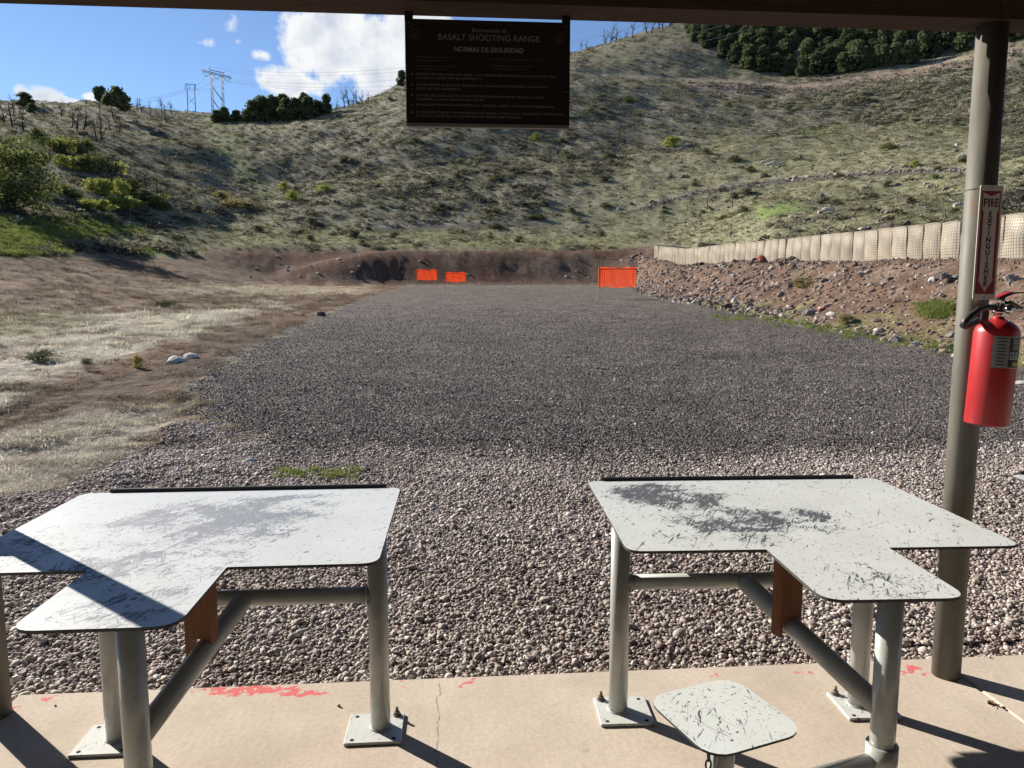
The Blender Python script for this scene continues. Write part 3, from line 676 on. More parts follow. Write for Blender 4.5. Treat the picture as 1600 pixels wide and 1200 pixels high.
MB().path([(-.068, .022, .405), (-.07, .035, .41), (-.06, .05, .415)], [.013, .014, .012], 10).build('nozzle', EX_BLACK, hs)
MB().box((0, .078, .40), (.03, .018, .12), bev=.003).build('wall_hook', EX_BLACK, ex)

# ------------------------------------------------------------------ shooting benches
def bench_paint(name, tint, chip, spots, seed, gen=.50):
    M = Mat(name, rough=.42, spec=.45)
    co = M.co('Object', (1, 1, 0)); mpo = M.n('ShaderNodeMapping'); M.L.new(co, mpo.inputs[0]); mpo.inputs['Location'].default_value = (seed, seed * .7, 0); v0 = mpo.outputs[0]
    s3 = M.n('ShaderNodeSeparateXYZ'); M.L.new(M.co(), s3.inputs[0])
    area = None
    for (x, y, rx, ry, g) in spots:
        dx = M.op('DIVIDE', M.op('SUBTRACT', s3.outputs[0], x), rx); dy = M.op('DIVIDE', M.op('SUBTRACT', s3.outputs[1], y), ry)
        f = M.op('MULTIPLY', M.op('SUBTRACT', 1.0, M.op('ADD', M.op('MULTIPLY', dx, dx), M.op('MULTIPLY', dy, dy))), g)
        area = f if area is None else M.op('MAXIMUM', area, f)
    area = M.op('MAXIMUM', area, 0.0)
    area = M.op('MAXIMUM', M.op('ADD', area, M.op('MULTIPLY', M.op('MULTIPLY', M.op('SUBTRACT', M.noise(5, 4, .6, v0, .6), .5), 3.2), M.op('MINIMUM', M.op('MULTIPLY', area, 2.5), 1.0))), 0.0, clamp=True)
    chipm = None
    for j, (an, sx_, sy_, th, ga, di) in enumerate([(-48, 22, 46, .650, .19, 1.0), (-62, 9, 90, .66, .22, 1.1), (-110, 8, 100, .68, .18, 1.5), (-35, 8, 100, .685, .18, 1.2), (25, 7, 110, .70, .16, .9), (-80, 28, 40, .68, .14, .9)]):
        vr_ = M.n('ShaderNodeVectorRotate', rotation_type='Z_AXIS'); M.L.new(v0, vr_.inputs['Vector']); vr_.inputs['Angle'].default_value = R(an)
        st = M.n('ShaderNodeMapping'); M.L.new(vr_.outputs[0], st.inputs[0]); st.inputs['Scale'].default_value = (sx_, sy_, 1); st.inputs['Location'].default_value = (j * 7.7, j * 3.1, 0)
        m_ = M.rng(M.op('ADD', M.noise(1.0, 3, .6, st.outputs[0], di), M.op('MULTIPLY', area, ga)), th, th + .05)
        chipm = m_ if chipm is None else M.op('MAXIMUM', chipm, m_)
    n3 = M.noise(70, 2, .6, v0); m3 = M.rng(M.op('ADD', n3, M.op('MULTIPLY', area, .05)), .66 + (.5 - gen), .68 + (.5 - gen))
    big = M.rng(M.op('ADD', M.noise(13, 5, .7, v0, .6), M.op('MULTIPLY', area, .05)), .70, .72)
    chipm = M.op('MAXIMUM', M.op('MAXIMUM', chipm, big), m3, clamp=True)
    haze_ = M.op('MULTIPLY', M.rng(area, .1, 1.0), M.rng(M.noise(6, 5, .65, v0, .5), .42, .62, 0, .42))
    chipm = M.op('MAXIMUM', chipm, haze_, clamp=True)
    dirt = M.noise(3, 5, .6, v0)
    paint_c = M.mix(M.rng(dirt, .3, .75), (tint[0], tint[1], tint[2]), (tint[0] * .88, tint[1] * .87, tint[2] * .84))
    cc = M.mix(M.noise(30, 3), chip, tuple(c * 1.6 for c in chip))
    M.col(M.mix(chipm, paint_c, cc)); M.bump(M.op('SUBTRACT', M.op('MULTIPLY', dirt, .3), chipm), .25, .0012)
    M.rough(M.rng(chipm, 0, 1, .4, .7)); return M.m
PAINT_R = bench_paint('white_bench_paint_black_scratches', (.56, .58, .565), (.045, .048, .055), [(-.38, -.28, .30, .26, 1.0), (-.1, -.62, .42, .22, .75), (-.28, -.78, .3, .2, .55), (.05, -1.2, .2, .25, .25)], 3.1, .49)
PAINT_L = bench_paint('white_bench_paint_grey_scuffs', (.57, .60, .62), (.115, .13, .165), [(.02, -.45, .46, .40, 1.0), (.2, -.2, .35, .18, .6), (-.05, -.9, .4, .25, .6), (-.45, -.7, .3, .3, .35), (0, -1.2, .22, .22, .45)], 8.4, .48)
PAINT_S = bench_paint('white_seat_paint_specks', (.60, .63, .62), (.05, .052, .058), [(0, 0, .2, .2, .08)], 12.7, .50)
PLATE_P = bench_paint('white_base_plate_paint', (.56, .57, .55), (.10, .08, .06), [(0, 0, .3, .3, .15)], 5.5, .48)
EDGE_D = simple('worn_dark_edge', (.06, .062, .065), .6, .2, .3, 40)
ZT = .76
def t_outline(W=1.36, D=.945, w=.42, Ls=.42, r=.055):
    pts = [(-W / 2, 0, r), (-W / 2, -D, r * 1.1), (-w / 2, -D, .008), (-w / 2, -D - Ls, r * 1.3), (w / 2, -D - Ls, r * 1.3), (w / 2, -D, .008), (W / 2, -D, r * 1.1), (W / 2, 0, r)]
    out = []; n = len(pts)
    for i, (x, y, rr_) in enumerate(pts):
        p = Vector((x, y)); a = (Vector(pts[i - 1][:2]) - p).normalized(); b = (Vector(pts[(i + 1) % n][:2]) - p).normalized()
        s, e = p + a * rr_, p + b * rr_
        for k in range(7):
            t = k / 6; q = s * (1 - t) ** 2 + p * 2 * t * (1 - t) + e * t * t; out.append((q.x, q.y))
    return out
def square_outline(W, r, n=6): return rr_outline(W, W, r, n)
def bench(loc, rz, mir, paint, seat_ang, label):
    b = empty('shooting_bench', (loc[0], loc[1], 0), rz); tag(b, label, 'bench', 'shooting benches along the firing line')
    s = -1 if mir else 1
    o = t_outline()
    top = MB(); n = len(o); t = .0095
    top.add([(x, y, ZT) for x, y in o], [tuple(range(n))])
    tp = top.build('table_top', paint, b)
    rim = MB(); rim.add([(x, y, ZT - .0002) for x, y in o] + [(x, y, ZT - t) for x, y in o], [(i, (i + 1) % n, n + (i + 1) % n, n + i) for i in range(n)] + [tuple(range(2 * n - 1, n - 1, -1))]); rim.build('plate_edge', EDGE_D, tp)
    MB().box((-.02 * s, .011, ZT + .001), (1.19, .016, .026), bev=.002).build('rear_strip', BLACK, b)
    lx = [-.64 * s, .31 * s]; ly = -.625; jx_ = -.165 * s; jz = .525; post = (.055, -1.24) if not mir else (.02, -1.20)
    for x in lx:
        lg = MB().tube((x, ly, .006), (x, ly, ZT - t - .001), .0365, n=24).build('leg', STEEL, b)
        pl = MB().box((x + .02 * s, ly - .005, .006), (.205, .19, .011), bev=.002).build('base_plate', PLATE_P, b)
        for i, (hx, hy) in enumerate(((-.075, -.075), (.075, -.075), (-.075, .075), (.075, .075))):
            X, Y = x + .02 * s + hx, ly - .005 + hy
            if i == (2 if not mir else 3):
                MB().tube((X, Y, .011), (X, Y, .016), .016, n=14).tube((X, Y, .016), (X, Y, .027), .0115, n=6).tube((X, Y, .027), (X, Y, .045), .006, n=10).build('anchor_bolt', BOLT, pl)
            else: MB().tube((X, Y, .0085), (X, Y, .0122), .0075, n=12).build('bolt_hole', DARKHOLE, pl)
        bead = [(x + .037 * math.cos(a), ly + .037 * math.sin(a), .0135) for a in np.linspace(0, 2 * math.pi, 20)]
        MB().path(bead, .004, 6).build('weld_bead', STEEL, pl)
    MB().tube((lx[0], ly, jz), (lx[1], ly, jz), .029, n=20).build('cross_bar', STEEL, b)
    MB().path([(x_, ly, jz) for x_ in (lx[0] + .0355 * s, lx[0] + .042 * s)], [.036, .03], 18).build('weld_collar', STEEL, b)
    J = Vector((jx_, ly - .02, jz)); E = Vector((post[0], post[1], .35))
    MB().tube(J, E, .034, n=22).build('brace', STEEL, b)
    MB().tube((post[0], post[1], .0), (post[0], post[1], ZT - t - .001), .0365, n=28).build('center_post', STEEL, b)
    co = MB().lathe([(.0372, .15), (.0465, .15), (.0465, .245), (.0372, .245)], 28, Matrix.Translation((post[0], post[1], 0))).build('swivel_collar', STEEL, b)
    # wooden packer between the brace and the stem
    f = .37; c = J.lerp(E, f); dh = (E - J); ang = math.atan2(dh.y, dh.x) + math.pi / 2
    z0, z1 = c.z - .035, ZT - t - .002; hw = .048; th = .021
    pr = [(-hw, z0), (-.036, z0)] + [(-.036 * math.cos(k * math.pi / 8), z0 + .03 + .036 * math.sin(k * math.pi / 8)) for k in range(9)] + [(.036, z0), (hw, z0), (hw, z1), (-hw, z1)]
    P = [(x, -th, z) for x, z in pr] + [(x, th, z) for x, z in pr]; m = len(pr)
    blk = MB().add(P, [(i, m + i, m + (i + 1) % m, (i + 1) % m) for i in range(m)] + [tuple(range(m)), tuple(range(2 * m - 1, m - 1, -1))])
    blk.build('wood_packer', BLOCK_WOOD, b, (c.x + (-.012 if not mir else -.022), c.y, 0), (0, 0, ang))
    # swing-out seat
    a = R(seat_ang); L_ = .575; sx_, sy_ = post[0] + L_ * math.cos(a), post[1] + L_ * math.sin(a)
    MB().tube((post[0] + .05 * math.cos(a), post[1] + .05 * math.sin(a), .195), (sx_, sy_, .195), .024, n=18).build('seat_arm', STEEL, b)
    MB().tube((sx_, sy_, .17), (sx_, sy_, .435), .036, n=20).build('seat_stem', STEEL, b)
    ch = MB()
    for k in range(5):
        zc = .425 - k * .026; L2 = [(.0075 * math.cos(q_), 0, .016 * math.sin(q_)) for q_ in np.linspace(0, 2 * math.pi, 12)]
        L2 = [((x, y) if k % 2 == 0 else (y, x)) + (z,) for x, y, z in L2]
        ch.path([(sx_ - .046 + x, sy_ - .03 + y, zc + z) for x, y, z in L2], .0028, 6, False)
    ch.build('chain', BLACK, b)
    so_ = square_outline(.31, .065)
    st = MB().slab(so_, .4395, .4398).build('seat', PAINT_S, b, (sx_, sy_, .0104), (0, 0, a + R(4 + 180) if not mir else a))
    MB().slab(so_, -.0003, .006).build('seat_edge', EDGE_D, st, (0, 0, .4330))
    return b
bench((1.025, 3.344), R(2.4), False, PAINT_R, 196, 'white shooting bench with black scratches and a swing-out seat, beside the extinguisher post')
bench((-1.174, 3.155), R(4.2), True, PAINT_L, -85, 'white shooting bench with grey scuffs and a post shadow across it')
bench((3.046, 3.466), R(2.4), False, PAINT_R, 200, 'white shooting bench cut off by the photo edge, beyond the extinguisher post')
LF = simple('dry_leaf', (.13, .075, .04), .9, 0, .3, 60)
lfp = at_z(1553, 1100, .006)
lfm = MB()
for k in range(7):
    a = k * .9; lfm.add([(0, 0, .004), (.018 * math.cos(a), .018 * math.sin(a), .012), (.026 * math.cos(a + .4), .026 * math.sin(a + .4), .006), (.015 * math.cos(a + .8), .015 * math.sin(a + .8), .002)], [(0, 1, 2, 3)])
tag(lfm.build('dry_leaf', LF, None, (lfp.x, lfp.y, .001)), 'crumpled brown dry leaf on the concrete beside the post', 'leaf')

# ------------------------------------------------------------------ scatter helper for uncountable stuff
def scatter(name, label, pts, rot, scl, tint, protos, mat, cat=None):
    n = len(pts); m = bpy.data.meshes.new(name); m.vertices.add(n); m.vertices.foreach_set('co', np.asarray(pts, np.float32).ravel())
    set_attr(m, 'rot', 'FLOAT_VECTOR', rot)
    scl = np.asarray(scl, float); scl = np.repeat(scl[:, None], 3, 1) if scl.ndim == 1 else scl
    set_attr(m, 'scl', 'FLOAT_VECTOR', scl); set_attr(m, 'idx', 'INT', rng.integers(0, len(protos), n)); set_attr(m, 'tint', 'FLOAT', tint)
    col = bpy.data.collections.new(name + '_pieces')
    for i, pm in enumerate(protos):
        if len(pm.materials) == 0: pm.materials.append(mat)
        col.objects.link(bpy.data.objects.new('%s_piece_%02d' % (name, i), pm))
    o = link(name, m, mat); tag(o, label, kind='stuff')
    ng = bpy.data.node_groups.new(name, 'GeometryNodeTree')
    ng.interface.new_socket('Geometry', in_out='INPUT', socket_type='NodeSocketGeometry'); ng.interface.new_socket('Geometry', in_out='OUTPUT', socket_type='NodeSocketGeometry')
    N = ng.nodes; L = ng.links
    gi = N.new('NodeGroupInput'); go = N.new('NodeGroupOutput'); iop = N.new('GeometryNodeInstanceOnPoints'); ci = N.new('GeometryNodeCollectionInfo')
    ci.inputs['Collection'].default_value = col; ci.inputs['Separate Children'].default_value = True; ci.inputs['Reset Children'].default_value = True
    def na(nm, t):
        a = N.new('GeometryNodeInputNamedAttribute'); a.data_type = t; a.inputs['Name'].default_value = nm; return a.outputs['Attribute']
    L.new(gi.outputs[0], iop.inputs['Points']); L.new(ci.outputs[0], iop.inputs['Instance']); iop.inputs['Pick Instance'].default_value = True
    L.new(na('idx', 'INT'), iop.inputs['Instance Index']); L.new(na('rot', 'FLOAT_VECTOR'), iop.inputs['Rotation']); L.new(na('scl', 'FLOAT_VECTOR'), iop.inputs['Scale'])
    L.new(iop.outputs[0], go.inputs[0])
    md = o.modifiers.new('scatter', 'NODES'); md.node_group = ng
    return o
def tint_mat(name, stops, rough=.9, var=.25, scale=20, bump=0.0, spec=.15, trans=0.0):
    M = Mat(name, rough=rough, spec=spec); t = M.attr('tint', 'Fac', 'INSTANCER'); c = M.ramp(t, stops)
    if var: c = M.mix(1.0, c, M.grey(M.rng(M.noise(scale, 4, .6), .25, .75, 1 - var, 1 + var)), 'MULTIPLY')
    M.col(c)
    if bump: M.bump(M.noise(scale * 2, 4), bump, .01)
    if trans: M.leafy(trans)
    return M.m
import bmesh
def stone_mesh(seed, sub=1, flat=.6, ang=.25, cuts=0):
    r = np.random.default_rng(seed); bm = bmesh.new(); bmesh.ops.create_icosphere(bm, subdivisions=sub, radius=1.0)
    P = np.array([v.co[:] for v in bm.verts])
    for k in range(cuts):
        d = r.normal(size=3); d /= np.linalg.norm(d); lim = r.uniform(.45, .8); s_ = P @ d; P = P - np.outer(np.maximum(s_ - lim, 0) * .92, d)
    off = r.uniform(0, 50); nz = 1 + ang * fbm(P[:, 0] * 1.3 + off + P[:, 2], P[:, 1] * 1.3 - off, 2)
    P = P * nz[:, None] * np.array([1, r.uniform(.62, .95), flat * r.uniform(.8, 1.15)])
    for v, p in zip(bm.verts, P): v.co = p
    m = bpy.data.meshes.new('stone'); bm.to_mesh(m); bm.free(); m.polygons.foreach_set('use_smooth', [cuts == 0] * len(m.polygons)); return m

# ------------------------------------------------------------------ river pebbles and dark crushed gravel
PEB = tint_mat('pebbles', [(0, (.11, .078, .07)), (.25, (.225, .172, .15)), (.5, (.33, .278, .245)), (.72, (.435, .38, .335)), (.9, (.57, .50, .455)), (1, (.72, .67, .62))], .75, .22, 40, 0, .3)
DRK = tint_mat('crushed_gravel', [(0, (.055, .046, .042)), (.4, (.135, .117, .107)), (.75, (.22, .195, .178)), (.92, (.36, .325, .295)), (1, (.58, .53, .49))], .8, .2, 40, 0, .3)
protos_p = [stone_mesh(i, 2 if i < 4 else 1, .62, .4, 0 if i % 3 else 3) for i in range(12)]
protos_d = [stone_mesh(50 + i, 1, .6, .2, 4) for i in range(7)]
def jit_grid(x0, x1, y0, y1, sp):
    X, Y = np.meshgrid(np.arange(x0, x1, sp), np.arange(y0, y1, sp)); X = X.ravel() + rng.uniform(-.5, .5, X.size) * sp; Y = Y.ravel() + rng.uniform(-.5, .5, Y.size) * sp; return X, Y
def in_view(x, y, m=.9): return np.abs(x) < y * .72 + m
def rrot(n, tilt=.5): return np.stack([rng.normal(0, tilt, n), rng.normal(0, tilt, n), rng.uniform(0, 6.28, n)], 1)
X, Y = jit_grid(-7, 7, 2.6, 9.2, .0168)
bx, by = to_b(X, Y); k = in_view(X, Y) & ((by > .165) | ((by < .13) & (by > -.5) & (rng.uniform(0, 1, len(X)) < .0022 * np.exp((by - .13) * 9)))); X, Y = X[k], Y[k]
Zg = height(X, Y); _, _, pk, dk = zones(X, Y, Zg); Zg = np.where(to_b(X, Y)[1] < .14, .002, Zg)
k = (rng.uniform(0, 1, len(X)) < pk) & (pk > .03); X, Y, Zg = X[k], Y[k], Zg[k]; n = len(X)
sz = np.exp(rng.normal(math.log(.0095), .36, n)); sz = np.clip(sz, .005, .026)
tn = np.clip(rng.beta(2.2, 2.2, n) + .12 * fbm(X * .9, Y * .9, 3), 0, 1)
scatter('pebbles', 'pinkish grey river pebbles between the slab and the dark gravel', np.stack([X, Y, Zg + sz * rng.uniform(.0, .55, n)], 1), rrot(n, .35), np.stack([sz * rng.uniform(.9, 1.35, n), sz, sz], 1), tn, protos_p, PEB)
Xs = []; Ys = []; Ss = []
for y0 in np.arange(5.9, 42, .8):
    y1 = y0 + .8; sp = .0275 * (max(y0, 7) / 7) ** 1.05; s_ = .0108 * (max(y0, 7) / 7) ** .30
    X, Y = jit_grid(-12, 12, y0, y1, sp); k = in_view(X, Y); X, Y = X[k], Y[k]
    Xs.append(X); Ys.append(Y); Ss.append(np.exp(rng.normal(math.log(s_), .3, len(X))))
X = np.concatenate(Xs); Y = np.concatenate(Ys); S = np.concatenate(Ss); Zg = height(X, Y); _, _, pk, dk = zones(X, Y, Zg)
k = (rng.uniform(0, 1, len(X)) < dk * (1 - .93 * pk) * (1 - .97 * sstep(18, 41, Y))) & (dk > .2); X, Y, Zg, S = X[k], Y[k], Zg[k], S[k]; n = len(X)
tn = np.clip(rng.beta(1.8, 2.4, n) + .15 * fbm(X * .5, Y * .5, 3), 0, 1)
scatter('dark_gravel', 'dark grey crushed gravel covering the range floor', np.stack([X, Y, Zg + S * .2], 1), rrot(n, .6), S, tn, protos_d, DRK)

# ------------------------------------------------------------------ grass tufts
def tuft(seed, n, h, spread, lie, w=.004):
    r = np.random.default_rng(seed); V_ = []; F_ = []
    for i in range(n):
        a = r.uniform(0, 6.28); b = r.uniform(0, spread); x, y = b * math.cos(a), b * math.sin(a); L_ = h * r.uniform(.5, 1.2); d = r.uniform(0, 6.28); ln = r.uniform(.3, 1) * lie
        ww = w * r.uniform(.7, 1.4); px_, py_ = -math.sin(d) * ww, math.cos(d) * ww; o = len(V_)
        for t, f in ((0, 1), (.5, .8), (1, .12)):
            hx = ln * L_ * t * t; z = L_ * (t - .45 * ln * t * t)
            V_ += [(x + hx * math.cos(d) + px_ * f, y + hx * math.sin(d) + py_ * f, z), (x + hx * math.cos(d) - px_ * f, y + hx * math.sin(d) - py_ * f, z)]
        F_ += [(o, o + 1, o + 3, o + 2), (o + 2, o + 3, o + 5, o + 4)]
    return np_mesh('tuft', V_, F_)
STRAW = tint_mat('dry_straw', [(0, (.13, .098, .073)), (.35, (.27, .222, .17)), (.7, (.50, .455, .395)), (1, (.76, .725, .66))], .9, .1, trans=.35)
GREEN = tint_mat('green_grass', [(0, (.10, .13, .04)), (.5, (.17, .21, .06)), (1, (.27, .29, .11))], .9, .1, trans=.45)
X = rng.uniform(-34, -2, 130000); Y = rng.uniform(3.6, 62, 130000); k = in_view(X, Y, 1.5) & (rng.uniform(0, 1, 130000) < np.clip(9 / Y, .15, 1)); X, Y = X[k], Y[k]
X2 = rng.uniform(-9, -2.5, 16000); Y2 = rng.uniform(3.8, 11, 16000); k = in_view(X2, Y2, 1.2); X = np.concatenate([X, X2[k]]); Y = np.concatenate([Y, Y2[k]])
Zg = height(X, Y); cc_, gv, pk, dk = zones(X, Y, Zg); lum = cc_.mean(1); green = cc_[:, 1] - cc_[:, 0]
k = (gv < .35 + .3 * rng.uniform(0, 1, len(X))) & (rng.uniform(0, 1, len(X)) < (.22 + .78 * sstep(.12, .27, lum)) * sstep(-.75, .35, fbm(X * .6, Y * .6, 3))) & (green < .01)
Xa, Ya, Za = X[k], Y[k], Zg[k]; n = len(Xa); tn = np.clip(sstep(.08, .28, lum[k]) * .8 + rng.normal(.08, .17, n), 0, 1)
sc_g = rng.uniform(.6, 1.25, n) * np.clip(Ya / 14, .75, 2.0)
scatter('dry_grass', 'pale matted dry grass left of the gravel', np.stack([Xa, Ya, Za - .01], 1), rrot(n, .12), np.stack([sc_g, sc_g, sc_g * .6], 1), tn, [tuft(i, 34, .17, .18, 1.5, .0034) for i in range(6)], STRAW)
k = (green > .012) & (gv < .4) & (rng.uniform(0, 1, len(X)) < .5); Xb, Yb, Zb = [X[k]], [Y[k]], [Zg[k]]
pp = np.array([(rng.uniform(430, 560), rng.uniform(735, 752)) for _ in range(45)] + [(rng.uniform(440, 560), 742 + rng.normal(0, 4)) for _ in range(30)] + [(rng.uniform(-20, 240), rng.uniform(335, 412)) for _ in range(5200)] + [(1050 + t * 450 + rng.normal(0, 10), 478 + t * 72 + rng.normal(0, 4)) for t in rng.uniform(0, 1, 130)] + [(1465 + rng.normal(0, 14), 487 + rng.normal(0, 6)) for _ in range(220)])
H = hit(pp[:, 0], pp[:, 1]); H = H[~np.isnan(H[:, 0])]; gc, _, _, _ = zones(H[:, 0], H[:, 1], H[:, 2])
keep = (gc[:, 1] > gc[:, 0] + .02) | (H[:, 1] < 28); H = H[keep]
Xb = np.concatenate(Xb + [H[:, 0]]); Yb = np.concatenate(Yb + [H[:, 1]]); Zb = np.concatenate(Zb + [H[:, 2]]); n = len(Xb); s_ = rng.uniform(.5, 1.1, n) * np.clip(Yb / 16, .42, 2.4)
scatter('green_grass', 'short fresh green grass in patches beside the range', np.stack([Xb, Yb, Zb], 1), rrot(n, .1), s_, rng.beta(2, 2, n), [tuft(30 + i, 40, .13, .15, .8, .004) for i in range(5)], GREEN)

# ------------------------------------------------------------------ hillside scrub (sage, burnt slash) as ground cover
def clump(seed, n, leaf, flat=.6):
    r = np.random.default_rng(seed); V_ = []; F_ = []
    for i in range(n):
        d = r.normal(size=3); d /= np.linalg.norm(d); d[2] = abs(d[2]); p = d * r.uniform(.55, 1.0) * np.array([1, 1, flat * 1.4]) * (1 + .25 * math.sin(3 * math.atan2(d[1], d[0]) + seed))
        a = r.normal(size=3); a /= np.linalg.norm(a); b = np.cross(a, r.normal(size=3)); b /= np.linalg.norm(b); l = leaf * r.uniform(.6, 1.4); o = len(V_)
        V_ += [p - a * l, p + b * l * .6, p + a * l, p - b * l * .6]; F_.append((o, o + 1, o + 2, o + 3))
    return np_mesh('clump', V_, F_)
def sticks(seed, n, L_, th):
    r = np.random.default_rng(seed); mb = MB()
    for i in range(n):
        p = Vector((r.normal(0, .35), r.normal(0, .35), r.uniform(0, .2))); d = Vector((r.normal(), r.normal(), r.normal(.35, .35))).normalized(); l = L_ * r.uniform(.4, 1.2)
        q_ = p + d * l * .5 + Vector((r.normal(0, .06), r.normal(0, .06), 0)); mb.path([p, q_, p + d * l], [th, th * .7, th * .3], 3, False)
    return mb.mesh('sticks')
SAGE = tint_mat('sage_scrub', [(0, (.05, .043, .036)), (.3, (.11, .103, .08)), (.55, (.19, .188, .14)), (.8, (.235, .23, .175)), (1, (.31, .285, .21))], .95, .15, trans=.42)
SLASH = tint_mat('burnt_slash', [(0, (.02, .018, .016)), (.6, (.055, .048, .042)), (.85, (.16, .145, .125)), (1, (.42, .39, .35))], .95, .1)
n0 = 150000
r_ = np.exp(rng.uniform(math.log(48), math.log(300), n0)); a_ = rng.uniform(R(-44), R(44), n0); X = np.sin(a_) * r_; Y = np.cos(a_) * r_
Zg = height(X, Y); zpx, zpy = project(np.stack([X, Y, Zg], 1)); cc_, gv, pk, dk = zones(X, Y, Zg)
n3 = fbm(X * .22 - 8, Y * .22 + 4, 4, .6); nb = fbm(X * .06, Y * .06, 3)
dirt = (cc_[:, 0] > cc_[:, 1] * 1.35); green = cc_[:, 1] > cc_[:, 0] * 1.25
grassy = zone_mask(zpx, zpy, [(930, 290), (1100, 235), (1300, 190), (1540, 185), (1600, 370), (1000, 395), (300, 395), (100, 370), (420, 350), (760, 360)], 20, nb)
sagey = zone_mask(zpx, zpy, [(1230, 160), (1400, 120), (1620, 90), (1620, 200), (1400, 190), (1260, 190)], 14, nb)
slashy = zone_mask(zpx, zpy, [(470, 230), (640, 170), (900, 110), (1040, 180), (960, 290), (760, 345), (520, 320), (430, 270)], 25, nb)
p = np.clip(.09 + .5 * sstep(.0, .6, n3) + .1 * nb + .3 * slashy * sstep(-.3, .3, n3), .03, 1) * (1 - .93 * grassy); p = np.maximum(p, sagey * .95)
k = (rng.uniform(0, 1, n0) < p) & ~bare(zpx, zpy) & ~dirt & ~(green & (rng.uniform(0, 1, n0) < .93)) & (zpy < 398) & (gv < .2) & ((Y > 86) | (np.abs(X) > 15) )
k &= ~((X > 12) & (X < 18) & (Y < 90))
X, Y, Zg, rk, n3k, sg_k = X[k], Y[k], Zg[k], r_[k], n3[k], sagey[k]; n = len(X)
s_ = np.exp(rng.normal(math.log(.30), .42, n)); s_ = np.clip(s_, .12, .85) * np.where(sg_k > .5, 1.35, 1)
tn = np.clip(np.where(rng.uniform(0, 1, n) < .38, .16, .52) - .15 * n3k + rng.normal(0, .14, n) + .3 * sg_k, 0, 1)
scatter('hillside_scrub', 'low grey-green sagebrush and burnt scrub covering the hillsides', np.stack([X, Y, Zg], 1), rrot(n, .15), np.stack([s_ * 1.15, s_ * 1.15, s_ * .8], 1), tn, [clump(i, 46, .24) for i in range(6)], SAGE)
m_ = rng.uniform(0, 1, n) < .16 * sstep(-.3, .3, n3k) + .03
k2 = np.where(m_)[0]; s2 = rng.uniform(.5, 1.35, len(k2)); X2 = X[k2] + rng.normal(0, .6, len(k2)); Y2 = Y[k2] + rng.normal(0, .6, len(k2))
scatter('burnt_slash', 'burnt sticks and dead brush strewn over the hillsides', np.stack([X2, Y2, height(X2, Y2)], 1), rrot(len(k2), .2), s2, rng.beta(1.4, 1.6, len(k2)), [sticks(i, 9, 1.1, .035) for i in range(6)], SLASH)
HGR = tint_mat('hillside_grass', [(0, (.11, .095, .07)), (.4, (.175, .165, .105)), (.7, (.22, .212, .13)), (1, (.31, .275, .195))], .95, .1, trans=.4)
n0 = 60000; r_ = np.exp(rng.uniform(math.log(46), math.log(280), n0)); a_ = rng.uniform(R(-43), R(43), n0); X = np.sin(a_) * r_; Y = np.cos(a_) * r_
Zg = height(X, Y); zpx, zpy = project(np.stack([X, Y, Zg], 1)); cc_, gv, pk, dk = zones(X, Y, Zg)
k = ~bare(zpx, zpy) & (cc_[:, 1] < cc_[:, 0] * 1.2) & (cc_[:, 0] < cc_[:, 1] * 1.3) & (zpy < 398) & (gv < .2) & ((Y > 86) | (np.abs(X) > 15)) & ~((X > 12) & (X < 18) & (Y < 90))
X, Y, Zg, cc_, rk = X[k], Y[k], Zg[k], cc_[k], r_[k]; n = len(X); s_ = rng.uniform(.6, 1.5, n) * np.clip(rk / 110, .6, 1.5)
tn = np.clip(.45 + 2.2 * (cc_.mean(1) - .17) + .25 * fbm(X * .1, Y * .1, 3) + rng.normal(0, .17, n), 0, 1)
scatter('hillside_grass', 'thin dry grass tufts between the scrub on the hillsides', np.stack([X, Y, Zg - .02], 1), rrot(n, .2), s_, tn, [tuft(70 + i, 26, .2, .45, 1.0, .018) for i in range(6)], HGR)
# loose rocks over the hillside and below the road scar
pp = np.array([(rng.uniform(420, 1540), rng.uniform(120, 375)) for _ in range(1500)] + [(rng.uniform(1075, 1600), 0) for _ in range(1100)])
i0 = 1500; pp[i0:, 1] = np.interp(pp[i0:, 0], [1075, 1230, 1300, 1430, 1540, 1600], [131, 142, 138, 114, 88, 78]) + rng.normal(4, 5, 1100)
tx = rng.uniform(1000, 1510, 420); pp = np.concatenate([pp, np.stack([tx, np.interp(tx, [985, 1080, 1180, 1290, 1400, 1520], [332, 305, 288, 277, 270, 266]) + rng.normal(0, 1.6, 420)], 1)])
H = hit(pp[:, 0], pp[:, 1]); H = H[~np.isnan(H[:, 0])]; H = H[H[:, 1] > 26]; n = len(H); s_ = np.clip(np.exp(rng.normal(math.log(.17), .45, n)), .05, .5); s_[-420:] *= .8
ROCKT = tint_mat('loose_rock', [(0, (.07, .06, .055)), (.4, (.19, .14, .115)), (.7, (.33, .27, .23)), (1, (.56, .52, .47))], .9, .2, 8)
protos_r = [stone_mesh(200 + i, 2, .65, .25, 6) for i in range(7)]
scatter('scree', 'loose pale rocks scattered over the hillside and below the road', H + np.array([0, 0, .03]), rrot(n, .5), s_, rng.beta(1.5, 1.7, n), protos_r, ROCKT)

